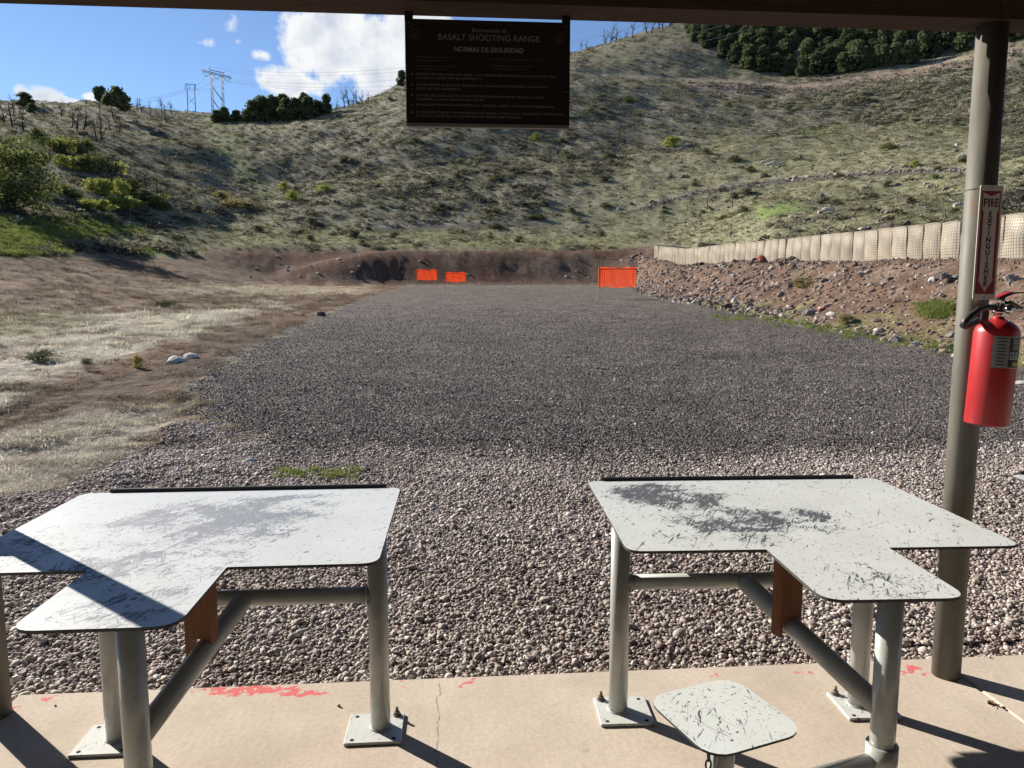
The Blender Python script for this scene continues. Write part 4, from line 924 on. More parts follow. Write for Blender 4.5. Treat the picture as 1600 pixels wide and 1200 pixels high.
# ------------------------------------------------------------------ stones in the right bank
nb_ = 6500; Y = np.exp(rng.uniform(math.log(9), math.log(84), nb_)); pr_ = pad_r(Y); u_ = rng.beta(1.0, 1.25, nb_); X = pr_ - .1 + u_ * (14.6 - pr_)
k = in_view(X, Y, 1.5); X, Y, u_ = X[k], Y[k], u_[k]; n = len(X); s_ = np.clip(np.exp(rng.normal(math.log(.045), .5, n)), .02, .16) * np.clip(Y / 25, .7, 1.6)
tb = np.clip(rng.beta(1.5, 2.2, n) + .1 * (1 - u_), 0, 1)
scatter('bank_rubble', 'small stones and clods in the brown dirt bank below the barrier', np.stack([X, Y, height(X, Y) + s_ * .15], 1), rrot(n, .5), s_, tb, protos_r, ROCKT)

# ------------------------------------------------------------------ rocks that can be told apart
def rock_mat(name, a, b):
    M = Mat(name, rough=.9, spec=.2); nz = M.noise(2.2, 7, .65); M.col(M.mix(M.rng(nz, .3, .7), a, b)); M.bump(M.noise(5, 6, .65), .5, .08); return M.m
ROCKS = {'grey': rock_mat('grey_rock', (.13, .12, .115), (.27, .25, .235)), 'pale': rock_mat('pale_rock', (.42, .38, .33), (.62, .58, .52)), 'dark': rock_mat('dark_rock', (.035, .03, .028), (.09, .075, .068)), 'red': rock_mat('red_rock', (.24, .075, .055), (.36, .13, .095)), 'tan': rock_mat('tan_rock', (.26, .18, .13), (.40, .30, .23))}
rock_me = {(c, i): stone_mesh(300 + i * 7 + len(c), 2, .62 if c != 'pale' else .5, .2, 5 if c != 'pale' else 2) for c in ROCKS for i in range(5)}
for (c, i), m in rock_me.items(): m.materials.append(ROCKS[c])
def rock(px, py, w, c, label, group=None, h=None, name='rock'):
    P = hit([px], [py])[0]
    if np.isnan(P[0]): return
    s_ = w * .5 / F_PX * math.hypot(P[0], P[1]); i = random.randrange(5)
    o = link(name, rock_me[(c, i)], None, None, (P[0], P[1], P[2] + s_ * .04), (random.gauss(0, .2), random.gauss(0, .2), random.uniform(0, 6.28)))
    o.scale = (s_, s_, s_ * (h or 1.0)); tag(o, label, 'rock', group); return o
rock(277, 566, 30, 'pale', 'pale smooth boulder, larger of the pair at the left gravel edge', h=1.1)
rock(298, 559, 24, 'pale', 'pale smooth boulder, smaller of the pair at the left gravel edge')
rock(391, 723, 24, 'pale', 'small white rock alone on the pebbles behind the left bench', h=.8)
rock(502, 494, 18, 'dark', 'dark rock in dry grass at the far left gravel edge'); rock(472, 493, 10, 'dark', 'small dark rock left of the one in dry grass at the far left gravel edge')
rock(1188, 411, 24, 'red', 'rounded red boulder at the foot of the barrier wall', h=1.5); rock(1240, 407, 18, 'dark', 'dark rock at the barrier foot, right of the red boulder', h=1.2); rock(1096, 414, 10, 'dark', 'small dark rock at the far barrier foot, left of the red boulder', h=1.5)
rock(1236, 449, 17, 'dark', 'dark angular rock halfway up the dirt bank below the red boulder', h=1.3); rock(1347, 427, 12, 'pale', 'white rock high on the dirt bank right of the red boulder')
rock(1137, 483, 18, 'dark', 'dark rock at the foot of the bank beside the green grass strip', h=1.4)
rock(1173, 480, 18, 'grey', 'grey rock at the bank foot right of the dark rock', h=1.3); rock(1186, 486, 18, 'tan', 'tan rock at the bank foot beside the grey rock', h=1.2)
rock(1265, 492, 24, 'grey', 'large grey rock at the bank foot left of the white boulder', h=1.1); rock(1300, 493, 17, 'pale', 'white rounded boulder at the middle of the bank foot', h=1.2)
rock(1284, 487, 14, 'red', 'reddish rock between the grey rock and white boulder at the bank foot')
rock(1368, 526, 17, 'tan', 'tan pointed rock in dry grass at the bank foot', h=1.4); rock(1398, 534, 19, 'grey', 'grey block at the right end of the grass strip', h=1.5)
rock(1476, 434, 20, 'grey', 'grey rock high on the bank left of the extinguisher sign'); rock(1487, 441, 18, 'dark', 'dark slab high on the bank beside the grey rock left of the sign')
rock(1486, 526, 20, 'grey', 'grey rock at the bank foot left of the extinguisher', h=1.1); rock(1492, 558, 14, 'pale', 'pale rock at the gravel edge just left of the pipe post', h=1.3)
rock(1585, 440, 30, 'grey', 'long grey rock on the bank right of the extinguisher sign'); rock(1592, 600, 22, 'pale', 'flat pale rock on gravel right of the extinguisher', h=.5)
RG = 'rocks lying on the dirt bank below the barrier'
for k in range(130):
    t = random.random(); foot = random.random() < .55
    px = 1010 + t ** .8 * 500; yt = np.interp(px, [1010, 1100, 1500], [412, 418, 412]); yb = np.interp(px, [1010, 1100, 1200, 1350, 1500], [455, 474, 496, 525, 556])
    py = yb - abs(random.gauss(0, 9)) if foot else random.uniform(yt + 3, yb)
    rock(px, py, random.uniform(4.5, 13) * (1.35 if foot else 1) * (.6 + .6 * t), random.choice(['grey', 'grey', 'pale', 'tan', 'dark', 'tan']), 'fist to head sized rock in the dirt bank below the barrier wall', RG)
for k in range(26):
    rock(random.uniform(370, 1000), random.uniform(398, 440), random.uniform(3, 7), random.choice(['pale', 'tan', 'grey']), 'small rock on the brown face of the far berm', 'rocks on the far berm')

# ------------------------------------------------------------------ barrier wall of fabric-lined wire cells
FAB = Mat('barrier_fabric', rough=.95, spec=.1); _n = FAB.noise(3, 5, .6, FAB.co('Object', (2, 2, .5))); _oi = FAB.n('ShaderNodeObjectInfo')
_c = FAB.mix(FAB.rng(_n, .3, .7), (.33, .285, .22), (.43, .375, .30)); FAB.col(FAB.mix(1.0, _c, FAB.grey(FAB.rng(_oi.outputs['Random'], 0, 1, .82, 1.12)), 'MULTIPLY')); FAB.bump(FAB.noise(9, 4), .3, .03); FAB = FAB.m
WIREM = simple('galvanised_wire', (.20, .185, .165), .5, .6, .2, 20); FILL = simple('barrier_fill', (.24, .19, .14), .95, 0, .3, 10, .5)
WH, WL, WD = 1.37, 1.06, 1.05
def cell_surface(seed):
    r = np.random.default_rng(seed); bulge = r.uniform(.11, .17); tilt = r.normal(0, .018); ph = r.uniform(0, 6)
    def pos(face, s, t, off=0.0):      # s along the face 0..1, t height 0..1
        b = bulge * math.sin(math.pi * s) ** .7 * (.6 + .4 * math.sin(math.pi * min(t * 1.1, 1))) + .012 * math.sin(9 * t + ph + 4 * s) + off
        z = t * WH + .005 * math.sin(6 * s + ph) * t
        c = [(-WD / 2 - b, (.5 - s) * WL, z), ((s - .5) * WD, -WL / 2 - b * .5 + .0, z), (WD / 2 + b, (s - .5) * WL, z), ((.5 - s) * WD, WL / 2 + b * .5, z)][face]
        return (c[0] + tilt * t * WH, c[1] + tilt * .5 * t * WH, c[2])
    return pos
def make_cell(seed):
    pos = cell_surface(seed); mb = MB(); ns, nt_ = 8, 8
    for f in range(4):
        P = [pos(f, i / ns, j / nt_) for j in range(nt_ + 1) for i in range(ns + 1)]
        mb.add(P, [(j * (ns + 1) + i, j * (ns + 1) + i + 1, (j + 1) * (ns + 1) + i + 1, (j + 1) * (ns + 1) + i) for j in range(nt_) for i in range(ns)], True)
    w = MB(); th = .0065
    for f in range(4):
        for i in range(1, 11):
            P = []
            for j in range(9):
                a = pos(f, max(0, i / 11 - th / WL), j / 8, .006); b = pos(f, min(1, i / 11 + th / WL), j / 8, .006); P += [a, b]
            w.add(P, [(2 * j, 2 * j + 1, 2 * j + 3, 2 * j + 2) for j in range(8)])
        for j in range(1, 15):
            P = []
            for i in range(9):
                a = pos(f, i / 8, j / 14.5 - th / WH, .006); b = pos(f, i / 8, j / 14.5 + th / WH, .006); P += [a, b]
            w.add(P, [(2 * i, 2 * i + 2, 2 * i + 3, 2 * i + 1) for i in range(8)])
    tp = MB().add([pos(0, 0, .94), pos(1, 1, .94), pos(2, 1, .94), pos(3, 1, .94)], [(0, 1, 2, 3)])
    hem = MB(); 
    for f in range(4): hem.path([pos(f, i / 6, 1.0) for i in range(7)], .016, 6)
    return mb.mesh('barrier_cell'), w.mesh('wire_mesh'), tp.mesh('fill'), hem.mesh('folded_hem')
wall = empty('barrier_wall', (15.4, 50, ground(15.4, 50))); tag(wall, 'long tan wall of fabric-lined wire barrier cells on the bank', 'barrier wall')
variants = [make_cell(i) for i in range(7)]
for v in variants:
    for m, mt in zip(v, (FAB, WIREM, FILL, FAB)): m.materials.append(mt)
bpy.context.view_layer.update(); winv = wall.matrix_world.inverted()
wy = 17.0; k = 0; last = None
while wy < 76.5:
    x = 15.35 + .25 * math.sin(wy * .09) - .35 * sstep(66, 80, np.array(wy)); zf = ground(x - .5, wy) - .04
    zf = float(np.interp(wy, _WY, _WZ)) - .10
    v = variants[random.randrange(7)]
    c = link('barrier_cell', v[0], None, wall, (x - 15.4, wy - 50, zf - wall.location.z + random.uniform(-.012, .012)), (0, random.gauss(0, .008), random.gauss(0, .02)))
    for nm, m in (('wire_mesh', v[1]), ('fill', v[2]), ('folded_hem', v[3])): link(nm, m, None, c)
    wy += WL + .015; k += 1
p0 = MB().tube((0, 0, -.1), (0, 0, 1.5), .06, n=10).build('end_post', simple('dark_end_post', (.06, .05, .045), .9), wall, (15.0 - 15.4, wy - 50 - .3, float(np.interp(wy, _WY, _WZ)) - .1 - wall.location.z))

# ------------------------------------------------------------------ orange mesh target screens
ORANGE = Mat('orange_plastic_mesh', rough=.55); ORANGE.col(ORANGE.mix(ORANGE.noise(5, 3), (.80, .075, .02), (.95, .12, .03))); ORANGE.leafy(.5, 1.0); ORANGE = ORANGE.m
def screen(pxl, pxr, ytop, ymesh, ybase, Y, label):
    a = at_y(pxl, ybase, Y); b = at_y(pxr, ybase, Y); zb = ground((a.x + b.x) / 2, Y); top = at_y(pxl, ytop, Y).z; zm = at_y(pxl, ymesh, Y).z
    W = b.x - a.x; o = empty('target_screen', (a.x, Y, zb)); tag(o, label, 'screen', 'orange mesh screens at the far end of the range')
    ht, hm = top - zb, zm - zb
    for x in (0, W):
        MB().box((x, 0, (ht - .3 + .04) / 2), (.045, .045, ht + .3 + .04)).build('stake', STAKE_WOOD, o)
    MB().box((W / 2, .035, ht), (W, .022, .05)).build('top_rail', ORANGE, o)
    n = max(6, int(W / .11)); m = max(5, int((ht - hm) / .10)); mb = MB()
    sag = lambda t: .03 * math.sin(t * 9)
    for i in range(m + 1):
        z = hm + (ht - hm) * i / m; P = []
        for j in range(13):
            x = W * j / 12; P += [(x, -.03 + .02 * math.sin(j * 1.7 + i * .3), z - .034 + sag(j / 12)), (x, -.03 + .02 * math.sin(j * 1.7 + i * .3), z + .034 + sag(j / 12))]
        mb.add(P, [(2 * j, 2 * j + 2, 2 * j + 3, 2 * j + 1) for j in range(12)])
    for j in range(n + 1):
        x = W * j / n; mb.add([(x - .024, -.033, hm), (x + .024, -.033, hm), (x + .024, -.033, ht), (x - .024, -.033, ht)], [(0, 1, 2, 3)])
    mb.build('orange_mesh', ORANGE, o)
screen(935, 993, 419, 448, 463, 44, 'largest orange mesh screen on two stakes near the right bank')
screen(651, 683, 422, 437, 446, 76.5, 'leftmost small orange mesh screen in front of the far berm')
screen(696, 728, 426, 440, 446, 76.5, 'small orange mesh screen at the far berm, second from left')

# ------------------------------------------------------------------ trees and bushes
def leaf_mat(name, a, b, c):
    M = Mat(name, rough=.85, spec=.15); t = M.attr('leaf_tint', 'Fac'); oi = M.n('ShaderNodeObjectInfo')
    col = M.ramp(t, [(0, a), (.55, b), (1, c)]); M.col(M.mix(1.0, col, M.grey(M.rng(oi.outputs['Random'], 0, 1, .8, 1.2)), 'MULTIPLY')); M.leafy(.42); return M.m
JUN = leaf_mat('juniper_foliage', (.052, .068, .036), (.098, .118, .06), (.165, .178, .095)); YEL = leaf_mat('yellow_green_foliage', (.13, .15, .035), (.26, .28, .07), (.42, .42, .14)); MIDG = leaf_mat('mid_green_foliage', (.045, .058, .022), (.10, .12, .042), (.22, .235, .09)); TANB = leaf_mat('tan_bush_foliage', (.16, .13, .06), (.30, .26, .12), (.42, .37, .2)); GRYB = leaf_mat('grey_sage_foliage', (.07, .075, .045), (.13, .135, .085), (.2, .2, .13))
BARK = simple('burnt_bark', (.045, .037, .032), .95, 0, .35, 6, .4); BARK2 = simple('brown_bark', (.12, .085, .06), .95, 0, .3, 6, .4); GREYB = simple('bleached_wood', (.42, .39, .35), .9, 0, .25, 5, .3)
def crown_mesh(seed, n, leaf, w, h, base, lobes=12, shape='egg'):
    """leaf-sized faces gathered in clumps through the crown's volume, unit metres"""
    r = np.random.default_rng(seed); cs = []
    for i in range(lobes):
        t = r.uniform(0, 1); a = r.uniform(0, 6.28)
        prof = {'egg': math.sin(math.pi * min(.12 + .88 * t, 1)) ** .6 * (1.1 - .55 * t), 'dome': math.sqrt(max(0, 1 - (t * .95) ** 2)), 'cone': (1 - t) * .95 + .12}[shape]
        rad = prof * r.uniform(.25, .85); q_ = r.uniform(.11, .24) if lobes > 20 else r.uniform(.16, .30); cs.append((rad * math.cos(a) * w / 2, rad * math.sin(a) * w / 2, base + t * (h - base), q_ * w))
    cs = np.array(cs); k = r.integers(0, lobes, n); d = r.normal(size=(n, 3)); d /= np.linalg.norm(d, axis=1)[:, None]
    rr_ = r.uniform(.35, 1, n) ** .5; P = cs[k, :3] + d * (cs[k, 3] * rr_ * (1 + .28 * np.abs(r.normal(size=n))))[:, None] * np.array([1, 1, .75]); P[:, 2] = np.maximum(P[:, 2], .03 * h)
    nrm = d + r.normal(0, .7, (n, 3)); nrm /= np.linalg.norm(nrm, axis=1)[:, None]; a = np.cross(nrm, r.normal(size=(n, 3))); a /= np.linalg.norm(a, axis=1)[:, None]; b = np.cross(nrm, a)
    l = (leaf * r.uniform(.6, 1.4, n))[:, None]; V_ = np.stack([P - a * l, P + b * l * .55, P + a * l, P - b * l * .55], 1).reshape(-1, 3); F_ = np.arange(4 * n).reshape(-1, 4)
    m = np_mesh('crown', V_, F_); lt = np.clip(r.uniform(.25, .75, lobes)[k] + r.normal(0, .17, n), 0, 1); set_attr(m, 'leaf_tint', 'FLOAT', np.repeat(lt, 4)); return m
def limbs(seed, h, r0, nb, spread, up=.6, twigs=3, lean=.1):
    r = np.random.default_rng(seed); tr = MB(); br = MB(); p = Vector((0, 0, -.15)); pts = [p.copy()]; rad = [r0]
    d = Vector((r.normal(0, lean), r.normal(0, lean), 1)).normalized(); n = 6
    for i in range(n): d = (d + Vector((r.normal(0, .12), r.normal(0, .12), .1))).normalized(); p = p + d * (h / n); pts.append(p.copy()); rad.append(r0 * (1 - .85 * (i + 1) / n))
    tr.path(pts, rad, 6)
    for i in range(nb):
        t = r.uniform(.2, .98); k = min(int(t * n), n - 1); q_ = pts[k].lerp(pts[k + 1], t * n - k); a = r.uniform(0, 6.28); L_ = spread * r.uniform(.5, 1.1) * (1.1 - .55 * t)
        dd = Vector((math.cos(a), math.sin(a), up * r.uniform(.2, 1.4))).normalized(); e = q_ + dd * L_ * .5; e2 = q_ + dd * L_ + Vector((0, 0, L_ * r.uniform(-.1, .35)))
        rb = r0 * .42 * (1.1 - t); br.path([q_, e, e2], [rb, rb * .7, rb * .25], 4, False)
        for j in range(twigs):
            b0 = q_.lerp(e2, r.uniform(.35, .95)); dv = Vector((r.normal(), r.normal(), r.normal(.5, .6))).normalized(); br.path([b0, b0 + dv * L_ * r.uniform(.25, .5)], [rb * .45, rb * .12], 3, False)
    return tr.mesh('trunk'), br.mesh('branches')
def with_mat(m, mat): m.materials.append(mat); return m
jun = []
for i in range(8):
    sh_ = ['egg', 'egg', 'dome', 'cone'][i % 4]; c = with_mat(crown_mesh(i, 2600, .058, .80, 1.0, .02, 30, sh_), JUN); t, b = limbs(100 + i, .8, .035, 7, .28); jun.append((c, with_mat(t, BARK2), with_mat(b, BARK2)))
def tree(name, P, h, wf, parts, label, cat, group=None, rz=None):
    o = empty(name, P, random.uniform(0, 6.28) if rz is None else rz); o.scale = (h * wf, h * wf, h); tag(o, label, cat, group)
    for nm, m in zip(('crown', 'trunk', 'branches'), parts): 
        if m is not None: link(nm, m, None, o)
    return o
def spot(px, py):
    P = hit([px], [py])[0]
    if np.isnan(P[0]):
        for d in range(1, 25):
            P = hit([px], [py + d])[0]
            if not np.isnan(P[0]): break
    return P
# dense stand on the upper right
taken = []
def edge_y(px): return np.interp(px, [1075, 1110, 1160, 1230, 1330, 1400, 1450, 1540, 1600], [58, 84, 108, 122, 116, 104, 92, 72, 64])
cand = [(x, float(edge_y(x)) - 2 + random.gauss(0, 2)) for x in range(1085, 1600, 21)] + [(random.uniform(1078, 1620), 0) for _ in range(1100)]
for px, py in cand:
    if py == 0: py = float(edge_y(px)) - random.uniform(4, 100)
    P = spot(px, py)
    if np.isnan(P[0]) or any((P[0] - q_[0]) ** 2 + (P[1] - q_[1]) ** 2 < 8.5 for q_ in taken): continue
    taken.append(P)
    tree('juniper_tree', P - np.array([0, 0, .2]), random.uniform(3.6, 6.8), random.uniform(.85, 1.2), jun[random.randrange(8)], 'dark green juniper in the dense stand on the upper right hillside', 'tree', 'junipers in the upper right stand')
    if len(taken) >= 250: break
# skyline junipers at the saddle
for px, py, hp, w, lab in [(340, 191, 16, 1.7, 'low rounded juniper under the lattice pylon at the saddle'), (352, 190, 18, 1.5, 'rounded juniper just right of the lattice pylon foot'), (370, 190, 15, 1.7, 'low juniper on the saddle between pylon and dark clump'), (510, 178, 26, .9, 'narrow juniper on the ridge between saddle and sign'), (628, 134, 20, 1.1, 'juniper on the ridge beside the left edge of the sign')]:
    P = spot(px, py); h = hp / F_PX * P[1]; tree('juniper_tree', P, h, w, jun[random.randrange(8)], lab, 'tree')
for px, py, hp, w in [(388, 191, 18, 1.3), (396, 190, 30, 1.0), (404, 190, 33, .9), (412, 191, 28, 1.1), (421, 190, 35, .9), (430, 190, 31, 1.1), (438, 190, 35, .9), (447, 190, 32, 1.0), (455, 189, 26, 1.1), (463, 188, 33, .9), (472, 187, 35, .9), (481, 186, 30, 1.0), (489, 184, 22, 1.2), (380, 191, 14, 1.4)]:
    P = spot(px, py); P[1] += random.uniform(0, 6); P[2] = ground(P[0], P[1]) - .3; tree('juniper_tree', P, hp / F_PX * P[1], w * 1.15, jun[random.randrange(8)], 'dark juniper in the clump on the saddle right of the pylons', 'tree', 'junipers clumped on the saddle')
tall = [with_mat(crown_mesh(60 + i, 1500, .075, .62, 1.0, .55, 9, 'dome'), JUN) for i in range(2)]; tb_ = limbs(160, .85, .03, 9, .3)
tb_ = [with_mat(m, BARK) for m in tb_]
for px, py, hp, w, lab in [(158, 178, 34, .8, 'lollipop-crowned juniper on the left ridge, left of its wider neighbour'), (181, 190, 44, 1.15, 'wide-crowned juniper with bare trunk on the left ridge')]:
    P = spot(px, py); tree('juniper_tree', P, hp / F_PX * P[1], w, (tall[px % 2], tb_[0], tb_[1]), lab, 'tree')
for px, py, hp, w, lab in [(40, 166, 18, 1.6, 'round dark bush-like juniper on the far left ridge'), (50, 176, 12, 1.5, 'small olive juniper just below the far left ridge')]:
    P = spot(px, py); tree('juniper_tree', P, hp / F_PX * P[1], w, jun[2], lab, 'tree')
# burnt and leafless trees
dead = []
for i in range(7):
    t, b = limbs(200 + i, 1.0, .034, 20, .40, .9, 5, .12); dead.append((None, with_mat(t, BARK), with_mat(b, BARK)))
LD = 'burnt leafless tree on the left hillside below the ridge'; LR = 'bare leafless tree on the skyline ridge'
for px, py, hp in [(8, 195, 48), (18, 198, 42), (36, 205, 40), (70, 190, 22), (110, 200, 46), (120, 206, 42), (130, 203, 44), (150, 222, 40), (158, 220, 44), (172, 205, 30), (196, 172, 22), (214, 172, 20), (222, 176, 24), (232, 170, 14), (236, 184, 20), (253, 178, 30), (262, 192, 32), (268, 180, 26), (96, 185, 26), (22, 180, 36), (148, 268, 44), (168, 290, 50), (178, 288, 46), (190, 292, 44), (203, 294, 40), (216, 296, 40), (228, 298, 36), (245, 302, 32), (258, 306, 28), (40, 248, 30), (32, 260, 34), (76, 256, 26), (140, 255, 30), (60, 215, 26), (186, 208, 30)]:
    P = spot(px, py); tree('burnt_tree', P, hp / F_PX * P[1], random.uniform(.8, 1.3), dead[random.randrange(7)], LD, 'tree', 'burnt trees on the left hillside')
for px, py, hp in [(506, 180, 26), (516, 176, 30), (524, 174, 22), (538, 170, 36), (546, 167, 38), (552, 165, 34), (560, 164, 22), (566, 162, 24), (575, 158, 16), (946, 66, 26), (953, 64, 36), (962, 62, 26), (976, 58, 20), (988, 56, 30), (1010, 50, 32), (1016, 46, 30), (1030, 44, 32), (1036, 42, 36), (908, 76, 18), (916, 74, 16), (1048, 40, 30)]:
    P = spot(px, py); tree('bare_tree', P, hp / F_PX * P[1], random.uniform(.7, 1.1), dead[random.randrange(7)], LR, 'tree', 'bare trees on the skyline ridge')
for px, py, hp in [(720, 300, 14), (860, 250, 16), (1033, 306, 12), (1095, 262, 14), (1110, 185, 16), (985, 205, 15), (1075, 330, 12), (640, 260, 14), (575, 250, 14), (1270, 205, 12)]:
    P = spot(px, py); tree('burnt_snag', P, hp / F_PX * P[1], .7, dead[random.randrange(7)], 'small burnt snag standing on the open hillside right of the gully', 'tree', 'burnt snags on the open hillside')
# big spreading tree at the left edge
c = with_mat(crown_mesh(77, 5200, .028, 1.25, 1.0, .16, 34, 'dome'), MIDG); t, b = limbs(277, .8, .03, 22, .55, .5, 4, .2)
P = spot(28, 330); tree('spreading_tree', P, 92 / F_PX * P[1], 1.25, (c, with_mat(t, BARK), with_mat(b, BARK)), 'spreading yellow-green tree with dark limbs at the left edge', 'tree', rz=.6)
bush_me = {k: [with_mat(crown_mesh(400 + 10 * j + i, 900, .075, 1.35, .85, .05, 13, 'dome'), m) for i in range(4)] for j, (k, m) in enumerate((('yel', YEL), ('mid', MIDG), ('tan', TANB), ('gry', GRYB)))}
stem_me = with_mat(limbs(499, .5, .03, 7, .35, .8, 2, .2)[0], BARK2)
def bush(px, py, hp, kind, label, w=1.0, group=None):
    P = spot(px, py)
    if np.isnan(P[0]): return
    o = tree('bush', P, hp / F_PX * P[1], w, (bush_me[kind][random.randrange(4)], stem_me, None), label, 'bush', group)
BG = 'yellow-green bushes on the left slope'; BL = 'yellow-green bush in the rows on the left slope behind the spreading tree'
for px, py, hp, w in [(58, 222, 18, 1.1), (72, 228, 14, 1.2), (88, 238, 20, 1.1), (102, 238, 24, 1.1), (112, 236, 22, 1.1), (120, 240, 16, 1.2), (134, 240, 22, .9), (98, 262, 18, 1.1), (120, 266, 22, 1.2), (136, 270, 24, 1.2), (152, 268, 24, 1.0), (168, 270, 22, 1.1), (184, 272, 20, 1.1), (150, 304, 26, 1.0), (165, 306, 24, 1.1), (186, 306, 24, 1.0), (205, 304, 22, 1.1)]:
    bush(px, py, hp, 'yel' if random.random() < .6 else 'mid', BL, w, BG)
for px, py, hp, w, lab in [(136, 328, 16, 1.6, 'low bright yellow bush, leftmost of the row at the foot of the left slope'), (160, 330, 16, 1.7, 'low bright yellow bush in the middle of the row at the left slope foot'), (182, 326, 18, 1.6, 'low bright yellow bush right of the middle of the row at the left slope foot'), (206, 328, 18, 1.6, 'low bright yellow bush, rightmost of the row at the left slope foot')]: bush(px, py, hp, 'yel', lab, w)
for px, py, hp, w, lab in [(226, 322, 22, 1.2, 'dark green bush right of the yellow bushes at the left slope foot'), (245, 324, 22, 1.2, 'rounded green bush below the burnt trees at the left slope foot'), (258, 330, 14, 1.0, 'small green bush at the right end of the left bush row'), (100, 305, 14, 1.6, 'olive bush beside the spreading tree'), (118, 312, 12, 1.6, 'low olive bush left of the yellow bushes'), (88, 300, 16, 1.5, 'olive bush just right of the spreading tree')]: bush(px, py, hp, 'mid', lab, w)
for px, py, hp, w, lab in [(346, 312, 11, 1.9, 'tan dry bush above the other tan bush near the gully foot'), (366, 324, 12, 2.2, 'long tan dry bush near the gully foot'), (388, 326, 9, 1.8, 'small tan dry bush right of the long tan bush')]: bush(px, py, hp, 'tan', lab, w)
for px, py, hp, w, lab in [(442, 298, 12, 1.0, 'small yellow-green bush right of the gully, above its twin'), (458, 314, 14, 1.3, 'yellow-green bush right of the gully, below its twin'), (508, 299, 10, 1.9, 'low yellow-green bush on the slope between gully and sign'), (838, 221, 12, 1.1, 'yellow-green bush just below the rules sign'), (1048, 229, 14, 1.5, 'lone bright yellow-green bush on the middle of the right hillside'), (1428, 262, 9, 1.2, 'small yellow-green bush on the right hillside near the post')]: bush(px, py, hp, 'yel', lab, w)
for px, py, hp, w, lab in [(405, 362, 9, 2.0, 'low olive shrub above the left end of the berm'), (486, 350, 10, 1.2, 'grey-green shrub on the slope above the berm, upper left'), (485, 376, 9, 1.3, 'small shrub just above the berm, left of centre'), (549, 370, 13, 1.5, 'large grey-green shrub above the berm left of the orange screens'), (566, 384, 8, 1.3, 'small shrub at the berm top left of the orange screens'), (616, 372, 10, 1.3, 'grey-green shrub above the orange screens'), (774, 358, 10, 2.0, 'wide grey-green shrub above the middle of the berm'), (811, 378, 10, 1.2, 'round green shrub at the berm top below the sign'), (940, 370, 9, 1.2, 'small green shrub above the right end of the berm'), (310, 333, 12, 1.0, 'grey shrub at the gully foot left of the tan bushes'), (170, 345, 10, 1.8, 'grey shrub on the green grass below the yellow bushes'), (130, 342, 9, 1.9, 'low grey shrub on the grass beside the spreading tree shadow')]: bush(px, py, hp, 'gry', lab, w)
GS = 'grey-green shrub on the open hillside right of the gully'
for k in range(70):
    bush(random.uniform(430, 1540), random.uniform(150, 360), random.uniform(5, 10), random.choice(['gry', 'gry', 'gry', 'mid']), GS, random.uniform(1.2, 2.0), 'shrubs on the open hillside')
for px, py, hp, w, lab in [(65, 566, 18, 2.0, 'grey dry shrub in the straw left of the gravel'), (262, 482, 14, 2.6, 'grey dry shrub in the pale grass behind the boulders'), (137, 570, 10, 1.6, 'small olive plant at the dirt edge left of the orange tuft'), (1320, 505, 14, 1.6, 'tan dry shrub at the bank foot beside the grey block'), (1255, 450, 16, 1.5, 'tan dry shrub halfway up the dirt bank')]: bush(px, py, hp, 'tan' if px > 1000 else 'gry', lab, w)
bush(216, 575, 20, 'tan', 'orange-tan dry tuft on the dirt left of the boulders', .8)

# ------------------------------------------------------------------ bleached logs and stakes on the hillside
for k, (px, py, L_, a) in enumerate([(968, 169, 28, .15), (1196, 260, 32, .1), (1188, 256, 22, -.3), (1204, 263, 20, .3), (905, 305, 18, .9), (1278, 334, 26, .2), (1285, 330, 18, -.4), (1200, 207, 22, -.5), (1505, 252, 26, .4), (1495, 248, 18, -.3), (800, 245, 14, 1.0), (1170, 240, 14, .4), (1060, 235, 14, .8), (720, 205, 14, .5), (855, 13, 0, 0), (1490, 325, 22, .1), (92, 262, 44, -.55), (1120, 300, 12, .6)]):
    if not L_: continue
    P = spot(px, py); l = L_ / F_PX * P[1]; d = Vector((math.cos(a), .25 * math.sin(a * 3), 0)).normalized(); e = Vector((P[0], P[1], P[2])) + d * l
    z1 = ground(e.x, e.y) + .18; m = MB().path([(0, 0, .15), tuple((d * l * .5) + Vector((0, 0, (z1 - P[2]) * .5 + .12))), tuple((d * l) + Vector((0, 0, z1 - P[2])))], [.14, .11, .05], 7)
    for j in range(3):
        q_ = d * l * random.uniform(.3, .9); m.path([tuple(q_ + Vector((0, 0, .15 + (z1 - P[2]) * .5))), tuple(q_ + Vector((random.gauss(0, .5), random.gauss(0, .4), .5 + (z1 - P[2]) * .5)))], [.05, .015], 5)
    o = m.build('fallen_log', BARK if px < 200 else GREYB, None, tuple(P)); tag(o, 'dark burnt log lying on the left slope behind the spreading tree' if px < 200 else 'bleached fallen log on the right hillside', 'log', None if px < 200 else 'bleached logs on the right hillside')
for px, py, hp, lab in [(1105, 328, 17, 'thin dark stake on the hillside above the barrier, left one of two'), (1144, 324, 16, 'thin dark stake on the hillside above the barrier, right one of two')]:
    P = spot(px, py); h = hp / F_PX * P[1]
    tag(MB().path([(0, 0, -.2), (.02, 0, h * .5), (0, 0, h)], [.05, .05, .045], 6).path([(-.06, 0, h - .05), (.06, 0, h - .05)], .03, 5).build('stake', BARK, None, tuple(P)), lab, 'stake')

